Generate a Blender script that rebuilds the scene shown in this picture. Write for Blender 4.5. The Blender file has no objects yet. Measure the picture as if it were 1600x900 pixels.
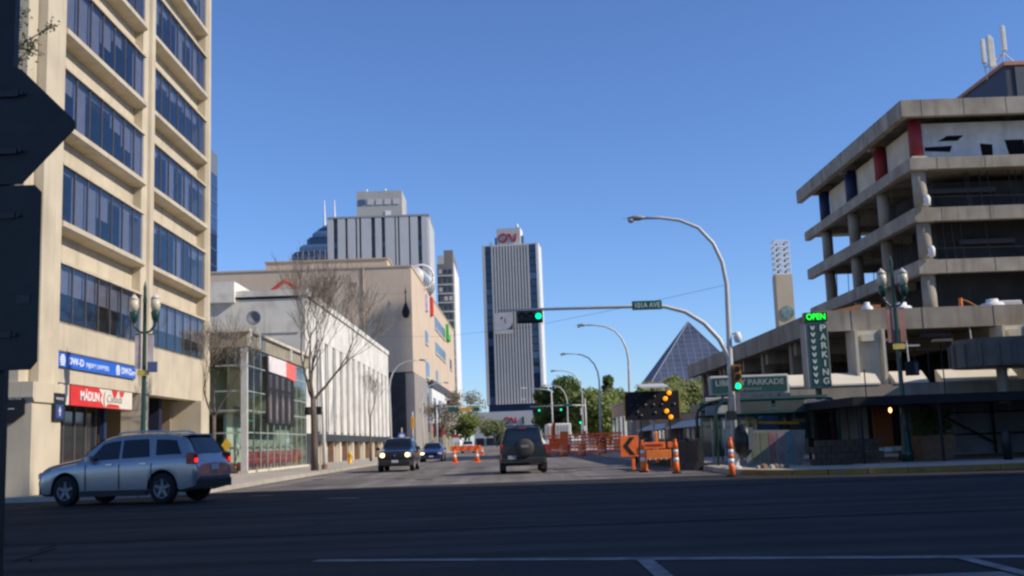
import bpy, math, random
from mathutils import Vector, Matrix
random.seed(11)
R = math.radians
sc = bpy.context.scene
col = sc.collection

# ------------------------------------------------------------------ camera
cam = bpy.data.cameras.new('camera')
cam.sensor_width = 36.0
cam.lens = 1687.0 / 1600.0 * 36.0
cam.clip_start, cam.clip_end = 0.1, 6000.0
camo = bpy.data.objects.new('camera', cam)
col.objects.link(camo)
camo.matrix_world = (Matrix.Translation((0, 0, 1.2)) @ Matrix.Rotation(R(-0.4604), 4, 'Z')
                     @ Matrix.Rotation(R(90 + 8.1522), 4, 'X') @ Matrix.Rotation(R(-2.06), 4, 'Z'))
sc.camera = camo

# ------------------------------------------------------------------ sky, sun, exposure
SUN_EL, SUN_S = R(34.0), R(16.2)          # elevation; angle south of due east (+X)
to_sun = Vector((math.cos(SUN_EL) * math.cos(SUN_S), -math.cos(SUN_EL) * math.sin(SUN_S), math.sin(SUN_EL)))
world = bpy.data.worlds.new('World')
sc.world = world
world.use_nodes = True
wn, wl = world.node_tree.nodes, world.node_tree.links
wn.clear()
sky = wn.new('ShaderNodeTexSky')
sky.sky_type = 'NISHITA'
sky.sun_disc = False
sky.sun_elevation = SUN_EL
sky.sun_rotation = R(90.0) + SUN_S
sky.altitude = 650.0
sky.air_density = 1.0
sky.dust_density = 0.3
sky.ozone_density = 3.0
wbg = wn.new('ShaderNodeBackground')
wbg.inputs['Strength'].default_value = 0.114
wout = wn.new('ShaderNodeOutputWorld')
wtint = wn.new('ShaderNodeMix'); wtint.data_type = 'RGBA'; wtint.blend_type = 'MULTIPLY'
wtint.inputs['Factor'].default_value = 1.0
wtint.inputs['B'].default_value = (0.84, 1.05, 1.42, 1.0)     # deeper blue, as the phone camera renders it
wl.new(sky.outputs[0], wtint.inputs['A'])
wl.new(wtint.outputs['Result'], wbg.inputs[0])
wl.new(wbg.outputs[0], wout.inputs[0])
sl = bpy.data.lights.new('sun', 'SUN')
sl.energy = 4.7
sl.angle = R(0.53)
sl.color = (1.0, 0.89, 0.73)
so = bpy.data.objects.new('sun', sl)
so.rotation_mode = 'QUATERNION'
so.rotation_quaternion = to_sun.to_track_quat('Z', 'Y')
so.location = to_sun * 200
col.objects.link(so)
sc.view_settings.view_transform = 'Standard'
sc.view_settings.look = 'None'
sc.view_settings.exposure = 0.0
sc.view_settings.gamma = 1.0
sc.render.engine = 'CYCLES'
sc.cycles.use_denoising = True
sc.cycles.filter_width = 2.5
sc.cycles.max_bounces = 6
sc.cycles.transparent_max_bounces = 10
sc.cycles.caustics_reflective = False
sc.cycles.caustics_refractive = False

# ------------------------------------------------------------------ materials
MATS = {}
def M(name, c, rough=0.75, var=0.12, scale=1.5, metal=0.0, bump=0.0, streak=0.0, emit=0.0, spec=0.4, dirt_dapple=None, coat=0.0, lane=None):
    if name in MATS: return MATS[name]
    m = bpy.data.materials.new(name); m.use_nodes = True
    n, l = m.node_tree.nodes, m.node_tree.links
    b = n['Principled BSDF']
    b.inputs['Roughness'].default_value = rough
    b.inputs['Metallic'].default_value = metal
    b.inputs['Specular IOR Level'].default_value = spec
    b.inputs['Coat Weight'].default_value = coat
    geo = n.new('ShaderNodeNewGeometry')
    tx = n.new('ShaderNodeTexNoise'); tx.inputs['Scale'].default_value = scale; tx.inputs['Detail'].default_value = 5
    l.new(geo.outputs['Position'], tx.inputs['Vector'])
    mr = n.new('ShaderNodeMapRange')
    mr.inputs['From Min'].default_value, mr.inputs['From Max'].default_value = 0.3, 0.7
    mr.inputs['To Min'].default_value, mr.inputs['To Max'].default_value = 1 - var, 1 + var
    l.new(tx.outputs['Fac'], mr.inputs['Value'])
    fac = mr.outputs[0]
    if streak:
        mp = n.new('ShaderNodeMapping'); mp.inputs['Scale'].default_value = (1.3, 1.3, 0.12)
        l.new(geo.outputs['Position'], mp.inputs['Vector'])
        t2 = n.new('ShaderNodeTexNoise'); t2.inputs['Scale'].default_value = 1.6; t2.inputs['Detail'].default_value = 6
        l.new(mp.outputs[0], t2.inputs['Vector'])
        m2 = n.new('ShaderNodeMapRange')
        m2.inputs['From Min'].default_value, m2.inputs['From Max'].default_value = 0.52, 0.75
        m2.inputs['To Min'].default_value, m2.inputs['To Max'].default_value = 1.0, 1 - streak
        l.new(t2.outputs['Fac'], m2.inputs['Value'])
        mu = n.new('ShaderNodeMath'); mu.operation = 'MULTIPLY'
        l.new(fac, mu.inputs[0]); l.new(m2.outputs[0], mu.inputs[1]); fac = mu.outputs[0]
    if lane:                                   # wear drawn out along the traffic
        mp = n.new('ShaderNodeMapping'); mp.inputs['Scale'].default_value = (lane[0], lane[1], 1)
        l.new(geo.outputs['Position'], mp.inputs['Vector'])
        t2 = n.new('ShaderNodeTexNoise'); t2.inputs['Scale'].default_value = 1.0; t2.inputs['Detail'].default_value = 5
        l.new(mp.outputs[0], t2.inputs['Vector'])
        m2 = n.new('ShaderNodeMapRange')
        m2.inputs['From Min'].default_value, m2.inputs['From Max'].default_value = 0.35, 0.65
        m2.inputs['To Min'].default_value, m2.inputs['To Max'].default_value = 1 + lane[2], 1 - lane[2]
        l.new(t2.outputs['Fac'], m2.inputs['Value'])
        mu = n.new('ShaderNodeMath'); mu.operation = 'MULTIPLY'
        l.new(fac, mu.inputs[0]); l.new(m2.outputs[0], mu.inputs[1]); fac = mu.outputs[0]
    vm = n.new('ShaderNodeVectorMath'); vm.operation = 'SCALE'
    vm.inputs[0].default_value = c[:3]
    l.new(fac, vm.inputs['Scale'])
    out = vm.outputs[0]
    if dirt_dapple:
        dc, dscale, damt = dirt_dapple
        t3 = n.new('ShaderNodeTexNoise'); t3.inputs['Scale'].default_value = dscale; t3.inputs['Detail'].default_value = 8
        l.new(geo.outputs['Position'], t3.inputs['Vector'])
        m3 = n.new('ShaderNodeMapRange')
        m3.inputs['From Min'].default_value, m3.inputs['From Max'].default_value = 0.5, 0.7
        m3.inputs['To Max'].default_value = damt
        l.new(t3.outputs['Fac'], m3.inputs['Value'])
        mx = n.new('ShaderNodeMix'); mx.data_type = 'RGBA'
        l.new(m3.outputs[0], mx.inputs['Factor']); l.new(out, mx.inputs['A']); mx.inputs['B'].default_value = (*dc, 1)
        out = mx.outputs['Result']
    l.new(out, b.inputs['Base Color'])
    if bump:
        bp = n.new('ShaderNodeBump'); bp.inputs['Strength'].default_value = bump; bp.inputs['Distance'].default_value = 0.02
        tb = n.new('ShaderNodeTexNoise'); tb.inputs['Scale'].default_value = 40; tb.inputs['Detail'].default_value = 4
        l.new(geo.outputs['Position'], tb.inputs['Vector']); l.new(tb.outputs['Fac'], bp.inputs['Height']); l.new(bp.outputs[0], b.inputs['Normal'])
    if emit:
        b.inputs['Emission Color'].default_value = (*c[:3], 1); b.inputs['Emission Strength'].default_value = emit
    MATS[name] = m
    return m

def G(name, tint, rough=0.02, base=0.04, ior=0.7, wavy=0.0):
    """Window glass: clear tinted pane that mirrors more at a grazing angle (Fresnel)."""
    if name in MATS: return MATS[name]
    m = bpy.data.materials.new(name); m.use_nodes = True
    n, l = m.node_tree.nodes, m.node_tree.links
    n.remove(n['Principled BSDF'])
    out = n['Material Output']
    tr = n.new('ShaderNodeBsdfTransparent'); tr.inputs[0].default_value = (*tint, 1)
    gl = n.new('ShaderNodeBsdfGlossy'); gl.inputs['Roughness'].default_value = rough; gl.inputs[0].default_value = (0.9, 0.95, 1, 1)
    lw = n.new('ShaderNodeLayerWeight'); lw.inputs['Blend'].default_value = 0.5
    pw = n.new('ShaderNodeMath'); pw.operation = 'POWER'; pw.inputs[1].default_value = 5.0
    fr = n.new('ShaderNodeMath'); fr.operation = 'MULTIPLY'; fr.inputs[1].default_value = ior
    l.new(lw.outputs['Facing'], pw.inputs[0]); l.new(pw.outputs[0], fr.inputs[0])
    ad = n.new('ShaderNodeMath'); ad.operation = 'ADD'; ad.use_clamp = True; ad.inputs[1].default_value = base
    mx = n.new('ShaderNodeMixShader')
    l.new(fr.outputs[0], ad.inputs[0]); l.new(ad.outputs[0], mx.inputs[0]); l.new(tr.outputs[0], mx.inputs[1]); l.new(gl.outputs[0], mx.inputs[2])
    if wavy:
        geo = n.new('ShaderNodeNewGeometry')
        tb = n.new('ShaderNodeTexNoise'); tb.inputs['Scale'].default_value = 0.7
        bp = n.new('ShaderNodeBump'); bp.inputs['Strength'].default_value = wavy; bp.inputs['Distance'].default_value = 0.1
        l.new(geo.outputs['Position'], tb.inputs['Vector']); l.new(tb.outputs['Fac'], bp.inputs['Height']); l.new(bp.outputs[0], gl.inputs['Normal'])
    l.new(mx.outputs[0], out.inputs[0])
    MATS[name] = m
    return m

def LF(name, c, var=0.35, scale=0.9):
    """leaf: half of the light passes through"""
    m = M(name, c, 0.6, var, scale)
    n, l = m.node_tree.nodes, m.node_tree.links
    b = n['Principled BSDF']; src = b.inputs['Base Color'].links[0].from_socket
    tr = n.new('ShaderNodeBsdfTranslucent'); l.new(src, tr.inputs[0])
    mx = n.new('ShaderNodeMixShader'); mx.inputs[0].default_value = 0.45
    l.new(b.outputs[0], mx.inputs[1]); l.new(tr.outputs[0], mx.inputs[2]); l.new(mx.outputs[0], n['Material Output'].inputs[0])
    return m
beige_conc = M('cream concrete', (0.56, 0.49, 0.37), 0.85, 0.09, 0.8, streak=0.24, bump=0.15, dirt_dapple=((0.42, 0.36, 0.27), 0.5, 0.45))
beige_dark = M('tan soffit concrete', (0.50, 0.41, 0.28), 0.85, 0.1, 0.8)
conc = M('weathered concrete', (0.345, 0.305, 0.245), 0.9, 0.2, 0.7, streak=0.45, bump=0.3, dirt_dapple=((0.24, 0.19, 0.14), 0.45, 0.7))
conc_pale = M('pale concrete', (0.62, 0.57, 0.46), 0.9, 0.12, 0.9, streak=0.2, bump=0.2)
conc_walk = M('sidewalk concrete', (0.42, 0.38, 0.32), 0.9, 0.14, 0.8, bump=0.2, dirt_dapple=((0.22, 0.2, 0.17), 0.6, 0.5))
asphalt = M('asphalt', (0.185, 0.165, 0.148), 0.85, 0.18, 0.35, bump=0.5, dirt_dapple=((0.12, 0.108, 0.098), 0.16, 0.8), spec=0.25, lane=(1.6, 0.03, 0.25))
asphalt_shaded = M('asphalt darkened for shade', (0.028, 0.0275, 0.028), 0.85, 0.25, 0.5, bump=0.6, dirt_dapple=((0.017, 0.017, 0.018), 0.35, 0.8), spec=0.2, lane=(0.03, 1.3, 0.5))  # crossing colour darkened to paint in the shade lying over it
road_white = M('worn white road paint', (0.22, 0.215, 0.21), 0.85, 0.25, 6, dirt_dapple=((0.09, 0.088, 0.085), 2.5, 0.95))
yellow_paint = M('worn yellow kerb paint', (0.30, 0.17, 0.035), 0.8, 0.2, 4, dirt_dapple=((0.2, 0.17, 0.1), 3.0, 0.7))
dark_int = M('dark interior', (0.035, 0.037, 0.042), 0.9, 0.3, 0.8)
grey_int = M('grey interior', (0.16, 0.155, 0.15), 0.9, 0.3, 0.6)
blind_m = M('window blind', (0.52, 0.52, 0.53), 0.9, 0.10, 2)
mull = M('bronze mullion', (0.15, 0.14, 0.14), 0.5, 0.1, 5, metal=0.3)
alum = M('aluminium mullion', (0.40, 0.43, 0.41), 0.45, 0.06, 4, metal=0.1)
steel = M('galvanised steel', (0.58, 0.58, 0.56), 0.5, 0.08, 3, metal=0.08)
white_paint = M('white paint', (0.78, 0.77, 0.74), 0.6, 0.06, 2)
white_wall = M('white wall panel', (0.66, 0.68, 0.70), 0.8, 0.12, 1.2, streak=0.2)
black = M('black enamel', (0.012, 0.012, 0.014), 0.4, 0.1, 5)
black_matt = M('black matt', (0.016, 0.016, 0.018), 0.8, 0.2, 5)
green_dk = M('dark green enamel', (0.012, 0.055, 0.045), 0.35, 0.15, 5, coat=0.3)
sign_green = M('sign green', (0.008, 0.10, 0.065), 0.5, 0.08, 3)
orange = M('safety orange', (1.0, 0.19, 0.03), 0.55, 0.12, 6, dirt_dapple=((0.7, 0.14, 0.04), 5, 0.5))
orange_lt = M('faded orange', (0.95, 0.25, 0.05), 0.6, 0.12, 6)
refl_white = M('reflective white', (0.82, 0.82, 0.80), 0.5, 0.04, 6)
win_blue = G('blue tower glass', (0.70, 0.71, 0.76), 0.03, 0.06, 0.6, wavy=0.06)
win_clear = G('clear pavilion glass', (0.82, 0.88, 0.85), 0.03, 0.05, 0.6, wavy=0.03)
opaque_glass = M('dark blue glass', (0.015, 0.03, 0.075), 0.06, 0.25, 0.05, spec=0.9)
opaque_glass2 = M('grey blue glass', (0.06, 0.10, 0.18), 0.08, 0.25, 0.08, spec=0.9)
dark_glass = M('dark window glass', (0.03, 0.035, 0.04), 0.06, 0.3, 0.3, spec=0.8)
marble = M('white marble', (0.74, 0.71, 0.64), 0.6, 0.12, 0.5, streak=0.25, dirt_dapple=((0.42, 0.39, 0.35), 0.7, 0.7))  # blotch contrast raised to paint dappled tree shade over the soiling
tan_wall = M('tan masonry', (0.58, 0.46, 0.34), 0.85, 0.06, 0.2, streak=0.06)
tan_trim = M('tan trim', (0.50, 0.40, 0.29), 0.85, 0.08, 0.4)
granite = M('black granite', (0.03, 0.03, 0.033), 0.3, 0.3, 2)
brown_brick = M('brown brick', (0.22, 0.13, 0.085), 0.85, 0.2, 3)
rust = M('rusty board', (0.33, 0.15, 0.07), 0.8, 0.2, 2)
red_paint = M('red column paint', (0.27, 0.025, 0.03), 0.6, 0.15, 2)
blue_paint = M('blue column paint', (0.015, 0.03, 0.09), 0.6, 0.15, 2)
green_light = M('green signal light', (0.0, 1.0, 0.45), 0.4, 0.0, 1, emit=1.6)
amber_light = M('amber lamp light', (1.0, 0.32, 0.0), 0.4, 0.0, 1, emit=1.25)
led_green = M('green led', (0.02, 1.0, 0.05), 0.4, 0.0, 1, emit=1.3)
head_light = M('lit headlamp', (1.0, 0.72, 0.32), 0.3, 0.0, 1, emit=3.0)
tail_light = M('lit tail lamp', (1.0, 0.03, 0.02), 0.3, 0.0, 1, emit=1.2)
warm_bulb = M('warm bulb', (1.0, 0.45, 0.16), 0.3, 0.0, 1, emit=5.0)
red_lens = M('red lens', (0.35, 0.01, 0.012), 0.2, 0.05, 2, coat=0.5)
tyre_m = M('tyre rubber', (0.014, 0.014, 0.015), 0.85, 0.2, 8)
rim_m = M('alloy rim', (0.45, 0.46, 0.48), 0.4, 0.1, 8, metal=0.15)
car_glass = M('tinted car glass', (0.008, 0.010, 0.014), 0.04, 0.1, 2, spec=0.7)
chrome = M('chrome', (0.75, 0.76, 0.78), 0.12, 0.03, 3, metal=1.0)
plastic = M('dark plastic trim', (0.02, 0.021, 0.023), 0.6, 0.1, 6)
bark = M('grey brown bark', (0.13, 0.105, 0.085), 0.9, 0.25, 9, bump=0.5)
twig_m = M('budding twig', (0.26, 0.22, 0.185), 0.9, 0.2, 4)
leaf_y = LF('young green leaf', (0.22, 0.27, 0.075))
leaf_d = LF('dark green leaf', (0.11, 0.165, 0.045))
leaf_p = LF('pale spring leaf', (0.27, 0.29, 0.12))

# ------------------------------------------------------------------ mesh helpers
ORG = {}
class MB:
    def __init__(s): s.v, s.f = [], []
    def poly(s, *p):
        i = len(s.v); s.v += [tuple(q) for q in p]; s.f.append(tuple(range(i, i + len(p)))); return s
    def box(s, x0, x1, y0, y1, z0, z1):
        i = len(s.v)
        s.v += [(x0, y0, z0), (x1, y0, z0), (x1, y1, z0), (x0, y1, z0), (x0, y0, z1), (x1, y0, z1), (x1, y1, z1), (x0, y1, z1)]
        s.f += [tuple(i + k for k in q) for q in ((3, 2, 1, 0), (4, 5, 6, 7), (0, 1, 5, 4), (1, 2, 6, 5), (2, 3, 7, 6), (3, 0, 4, 7))]
        return s
    def bbox(s, x0, x1, y0, y1, z0, z1, b):
        """box with chamfered long edges seen in plan and top"""
        i = len(s.v)
        ring = [(x0 + b, y0), (x1 - b, y0), (x1, y0 + b), (x1, y1 - b), (x1 - b, y1), (x0 + b, y1), (x0, y1 - b), (x0, y0 + b)]
        cx, cy = (x0 + x1) / 2, (y0 + y1) / 2
        def ins(p): return (p[0] + (b if p[0] < cx else -b) * 0.9, p[1] + (b if p[1] < cy else -b) * 0.9)
        for z, rr in ((z0, ring), (z1 - b, ring), (z1, [ins(p) for p in ring])):
            s.v += [(p[0], p[1], z) for p in rr]
        for k in range(2):
            for j in range(8):
                a, c = i + k * 8 + j, i + k * 8 + (j + 1) % 8
                s.f.append((a, c, c + 8, a + 8))
        s.f.append(tuple(i + 16 + j for j in range(8))); s.f.append(tuple(i + j for j in range(7, -1, -1)))
        return s
    def prism(s, pts, axis, a, b):
        i, n = len(s.v), len(pts)
        mk = {'x': lambda p, t: (t, p[0], p[1]), 'y': lambda p, t: (p[0], t, p[1]), 'z': lambda p, t: (p[0], p[1], t)}[axis]
        s.v += [mk(p, a) for p in pts] + [mk(p, b) for p in pts]
        s.f.append(tuple(i + k for k in range(n))); s.f.append(tuple(i + n + k for k in range(n - 1, -1, -1)))
        for k in range(n):
            j = (k + 1) % n; s.f.append((i + k, i + n + k, i + n + j, i + j))
        return s
    def tube(s, pts, rad, n=8, cap=True):
        pts = [Vector(p) for p in pts]; m = len(pts)
        if not hasattr(rad, '__len__'): rad = [rad] * m
        i = len(s.v); up = None
        for k, p in enumerate(pts):
            d = (pts[min(k + 1, m - 1)] - pts[max(k - 1, 0)]).normalized()
            if up is None: up = Vector((0, 0, 1)) if abs(d.z) < 0.9 else Vector((1, 0, 0))
            a = d.cross(up).normalized(); b = a.cross(d).normalized(); up = b
            for q in range(n):
                t = 2 * math.pi * q / n
                s.v.append(tuple(p + (a * math.cos(t) + b * math.sin(t)) * rad[k]))
        for k in range(m - 1):
            for q in range(n):
                c, e = i + k * n + q, i + k * n + (q + 1) % n
                s.f.append((c, e, e + n, c + n))
        if cap:
            s.f.append(tuple(i + q for q in range(n - 1, -1, -1))); s.f.append(tuple(i + (m - 1) * n + q for q in range(n)))
        return s
    def cyl(s, p0, p1, r0, r1=None, n=12): return s.tube([p0, p1], [r0, r0 if r1 is None else r1], n)
    def lathe(s, prof, c=(0, 0, 0), n=16, axis='z', cap=True):
        """profile of (radius, height) turned about an axis through c"""
        i = len(s.v); m = len(prof)
        for r, h in prof:
            for q in range(n):
                t = 2 * math.pi * q / n; u, w = r * math.cos(t), r * math.sin(t)
                p = {'z': (u, w, h), 'x': (h, u, w), 'y': (w, h, u)}[axis]
                s.v.append((c[0] + p[0], c[1] + p[1], c[2] + p[2]))
        for k in range(m - 1):
            for q in range(n):
                a, b = i + k * n + q, i + k * n + (q + 1) % n
                s.f.append((a, b, b + n, a + n))
        if cap and prof[0][0] > 1e-4: s.f.append(tuple(i + q for q in range(n - 1, -1, -1)))
        if cap and prof[-1][0] > 1e-4: s.f.append(tuple(i + (m - 1) * n + q for q in range(n)))
        return s
    def grid(s, fn, nu, nv):
        i = len(s.v)
        for a in range(nu + 1):
            for b in range(nv + 1): s.v.append(tuple(fn(a / nu, b / nv)))
        for a in range(nu):
            for b in range(nv):
                q = i + a * (nv + 1) + b; s.f.append((q, q + nv + 1, q + nv + 2, q + 1))
        return s
    def mesh(s, name, mat, smooth=False, off=(0, 0, 0)):
        me = bpy.data.meshes.new(name)
        me.from_pydata([(p[0] - off[0], p[1] - off[1], p[2] - off[2]) for p in s.v], [], s.f)
        if mat: me.materials.append(mat)
        if smooth: me.polygons.foreach_set('use_smooth', [True] * len(me.polygons))
        me.update()
        return me
    def build(s, name, mat, parent=None, smooth=False):
        off = ORG.get(parent.name, (0, 0, 0)) if parent else (0, 0, 0)
        o = bpy.data.objects.new(name, s.mesh(name, mat, smooth, off)); col.objects.link(o)
        if parent: o.parent = parent
        ORG[o.name] = off
        return o
def tag(o, label=None, cat=None, group=None, kind=None):
    if label: o['label'] = label
    if cat: o['category'] = cat
    if group: o['group'] = group
    if kind: o['kind'] = kind
    return o
def thing(name, label, cat, loc=(0, 0, 0), rz=0.0, group=None, world=True):
    o = bpy.data.objects.new(name, None); col.objects.link(o)
    o.empty_display_size = 0.3
    o.location = loc; o.rotation_euler = (0, 0, rz)
    ORG[o.name] = tuple(loc) if world else (0, 0, 0)
    return tag(o, label, cat, group)
def struct(name, mb, mat, parent=None, kind='structure'):
    o = mb.build(name, mat, parent)
    if not parent: o['kind'] = kind
    return o
def piece(name, mesh, parent, loc, rot=None, scale=None):
    """another copy of a shared mesh as a part; loc in world coordinates for world-built things"""
    o = bpy.data.objects.new(name, mesh); col.objects.link(o); o.parent = parent
    g = ORG.get(parent.name, (0, 0, 0))
    o.location = (loc[0] - g[0], loc[1] - g[1], loc[2] - g[2])
    if rot: o.rotation_euler = rot
    if scale: o.scale = scale
    ORG[o.name] = tuple(loc)
    return o
def copy_tree(o, parent=None):
    c = o.copy(); col.objects.link(c)
    if parent: c.parent = parent
    for ch in list(o.children): copy_tree(ch, c)
    return c
def again(o, label, loc, rz=None):
    c = copy_tree(o); c.location = loc; c['label'] = label
    if rz is not None: c.rotation_euler = (0, 0, rz)
    return c
FACE_S, FACE_E = (R(90), 0, 0), (R(90), 0, R(90))
def text(s, mat, parent, loc, rot=FACE_S, size=0.3, width=None, ext=0.006, name='lettering', align='CENTER', bold=0.0, shear=0.0):
    cu = bpy.data.curves.new(name, 'FONT'); cu.body = s; cu.size = size; cu.extrude = ext; cu.align_x = align; cu.align_y = 'CENTER'
    cu.offset = bold; cu.shear = shear
    cu.materials.append(mat)
    fo = bpy.data.objects.new('font', cu); col.objects.link(fo)
    bpy.context.view_layer.update()
    me = bpy.data.meshes.new_from_object(fo.evaluated_get(bpy.context.evaluated_depsgraph_get()))
    bpy.data.objects.remove(fo)
    o = bpy.data.objects.new(name, me); col.objects.link(o); o.parent = parent
    g = ORG.get(parent.name, (0, 0, 0))
    o.location = (loc[0] - g[0], loc[1] - g[1], loc[2] - g[2]); o.rotation_euler = rot
    if width:
        xs = [v.co.x for v in me.vertices]; w = max(xs) - min(xs)
        if w > 1e-4: o.scale = (width / w, 1, 1)
    return o
def arc(cx, cy, r, a0, a1, n=10): return [(cx + r * math.cos(R(a0 + (a1 - a0) * k / n)), cy + r * math.sin(R(a0 + (a1 - a0) * k / n))) for k in range(n + 1)]

# ================================================================== THE SETTING
struct('ground', MB().poly((-2500, -1500, -0.06), (2500, -1500, -0.06), (2500, 3000, -0.06), (-2500, 3000, -0.06)), M('city ground', (0.14, 0.14, 0.13), 0.9, 0.2, 0.02))
road = struct('road', MB().poly((-9.3, -80, 0), (6.9, -80, 0), (6.9, 560, 0), (-9.3, 560, 0)), asphalt)
struct('cross_street', MB().poly((-300, 9.2, 0.004), (300, 9.2, 0.004), (300, 33.6, 0.004), (-300, 33.6, 0.004)), asphalt_shaded)
def line(name, x0, y0, x1, y1, w, z=0.010):
    a, b = Vector((x0, y0, 0)), Vector((x1, y1, 0)); d = (b - a).normalized(); n = Vector((-d.y, d.x, 0)) * w / 2
    o = MB().poly(*[(p.x, p.y, z) for p in (a - n, b - n, b + n, a + n)]).build(name, road_white, road)
    return o
line('stop_line', -2.15, 12.05, 6.5, 9.55, 0.22)
line('lane_line', 1.30, 10.95, 1.30, -6, 0.16, 0.014)
line('lane_line', 4.12, 10.15, 4.12, -6, 0.14, 0.014)
line('lane_dash', -4.55, 27.05, -3.7, 26.65, 0.30)
for k in range(14):
    y = 35.6 + 9.0 * k
    line('lane_dash', 1.75, y, 1.75, y + 2.6, 0.12)
for k in range(12):
    y = 40.0 + 9.0 * k
    line('lane_dash', -5.2, y, -5.2, y + 2.4, 0.11)
# sealed cracks and patches give the carriageway its wear
tar = M('tar seal', (0.014, 0.014, 0.015), 1.0, 0.2, 3, spec=0.0)
for (xa, ya, xb, yb, w) in ((-30, 21.2, 30, 20.6, .07), (-30, 26.5, 30, 25.9, .06), (-30, 16.0, 30, 15.4, .06)):
    o = line('tar_seam', xa, ya, xb, yb, w, .0075); o.data.materials[0] = tar
for k in range(14):
    x, y, r = random.uniform(-8, 6), random.uniform(35, 70), random.uniform(.15, .5)
    MB().prism([(x + r * random.uniform(.6, 1.3) * math.cos(t * .63), y + r * 1.6 * random.uniform(.6, 1.3) * math.sin(t * .63)) for t in range(10)], 'z', .0055, .0062).build('oil_stain', M('oil stain', (.085, .077, .07), 1.0, .2, 2, spec=0.0), road)
for k in range(22):
    x, y = random.uniform(-10.5, 8), (random.uniform(11, 33) if k % 3 == 0 else random.uniform(35, 80))
    pts = [(x, y)]
    for _ in range(7): pts.append((pts[-1][0] + random.uniform(-0.1, 0.9) * (1 if k % 2 else -0.2), pts[-1][1] + random.uniform(-0.3, 1.1)))
    mb = MB()
    for (ax, ay), (bx, by) in zip(pts, pts[1:]):
        mb.poly((ax - .012, ay, .0085), (ax + .014, ay, .0085), (bx + .014, by, .0085), (bx - .012, by, .0085))
    mb.build('crack_seal', tar, road)
for (x0, x1, y0, y1) in ((-7.6, -5.4, 36.5, 44), (2.4, 4.6, 48, 57), (-2.5, -0.6, 58, 70)):
    MB().poly((x0, y0, .0065), (x1, y0 + .15, .0065), (x1 - .1, y1, .0065), (x0 + .1, y1 - .2, .0065)).build('asphalt_patch', M('patch asphalt', (.135, .122, .112), .9, .2, .8, bump=.4), road)
for (x, y) in ((-3.1, 39.5), (3.0, 44.0), (-6.8, 30.0)):
    MB().lathe([(0.33, 0.006), (0.33, 0.016), (0.28, 0.018), (0, 0.018)], (x, y, 0), 20).build('manhole_cover', M('cast iron', (0.05, 0.048, 0.045), 0.6, 0.2, 8), road)

wl_pts = [(-140, 31.6)] + [(-12.4, 31.6)] + arc(-12.4, 34.7, 3.1, -90, 0)[1:] + [(-9.3, 250), (-140, 250)]
walk_w = struct('west_sidewalk', MB().prism(wl_pts, 'z', -0.05, 0.125), conc_walk)
wr_pts = [(140, 22.0), (140, 250), (6.9, 250)] + arc(10.9, 34.0, 4.0, 180, 270) + [(18.5, 30.0), (22.5, 22.0)]
walk_e = struct('east_sidewalk', MB().prism(wr_pts, 'z', -0.05, 0.125), conc_walk)
struct('southeast_sidewalk', MB().prism([(9.5, -60), (80, -60), (80, 8), (9.5, 8)], 'z', -0.05, 0.14), conc_walk)
struct('southwest_sidewalk', MB().prism([(-80, -60), (-9.5, -60), (-9.5, 8), (-80, 8)], 'z', -0.05, 0.14), conc_walk)
struct('median_island', MB().prism([(-4.3, -40), (-3.3, -40), (-3.3, 8.2)] + arc(-3.8, 8.2, .5, 0, 180, 8)[1:] + [(-4.3, -40)][:0], 'z', -0.02, 0.15), conc_walk)
def kerb(pts, parent, mat_of):
    for k, (a, b) in enumerate(zip(pts, pts[1:])):
        a, b = Vector((*a, 0)), Vector((*b, 0)); d = (b - a); ln = d.length; d.normalize(); n = Vector((d.y, -d.x, 0)) * 0.075
        st = max(1, round(ln / 3.0))
        for j in range(st):
            p, q = a + d * (ln * j / st + .01), a + d * (ln * (j + 1) / st - .01)
            c = [(p - n), (q - n), (q + n), (p + n)]
            MB().prism([(v.x, v.y) for v in c], 'z', -0.03, 0.155).build('kerb_stone', mat_of(p), parent)
kerb([(-60, 31.6), (-12.4, 31.6)] + arc(-12.4, 34.7, 3.1, -90, 0, 6)[1:] + [(-9.3, 120)], walk_w, lambda p: conc_walk)
kerb([(6.9, 100), (6.9, 34)] + arc(10.9, 34.0, 4.0, 180, 270, 6)[1:] + [(18.5, 30), (22.5, 22), (40, 22)], walk_e, lambda p: yellow_paint if 7.0 < p.x < 17 else conc_walk)
slab = MB().bbox(-0.69, 0.69, -0.74, 0.74, 0.115, 0.150, 0.012).mesh('paving_slab', conc_walk)
for i in range(4):
    for j in range(30):
        piece('paving_slab', slab, walk_w, (-10.12 - 1.4 * i, 37.0 + 1.5 * j, random.uniform(-0.003, 0.003)))
for i in range(8):
    for j in range(3):
        piece('paving_slab', slab, walk_e, (11.6 + 1.4 * i, 30.95 + 1.5 * j, random.uniform(-0.003, 0.003)))

# ================================================================== CREAM OFFICE TOWER (west side, corner)
T = thing('office_tower', 'tall cream concrete office tower with blue ribbon windows on the corner', 'building', (-15, 33.8, 0))
PITCH, Z0, NF = 3.41, 5.82, 9
ZTOP = Z0 + PITCH * NF + 0.6
BAYS = ((35.9, 44.2), (45.2, 53.5))
MB().box(-15.62, -14.75, 34.15, 35.15, 3.6, ZTOP).build('pier', beige_conc, T)
MB().prism([(-15.62, 35.15), (-14.98, 35.15), (-14.86, 35.55), (-14.86, 35.9), (-15.62, 35.9)], 'z', 3.6, ZTOP).build('pier', beige_conc, T)
MB().box(-16.0, -15.05, 33.4, 34.1, 3.6, ZTOP).build('fin', beige_conc, T)
MB().prism([(-15.62, 44.2), (-15.0, 44.2), (-14.90, 44.58), (-14.76, 44.62), (-14.76, 45.08), (-14.9, 45.2), (-15.62, 45.2)], 'z', 3.75, ZTOP).build('pier', beige_conc, T)
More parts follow.
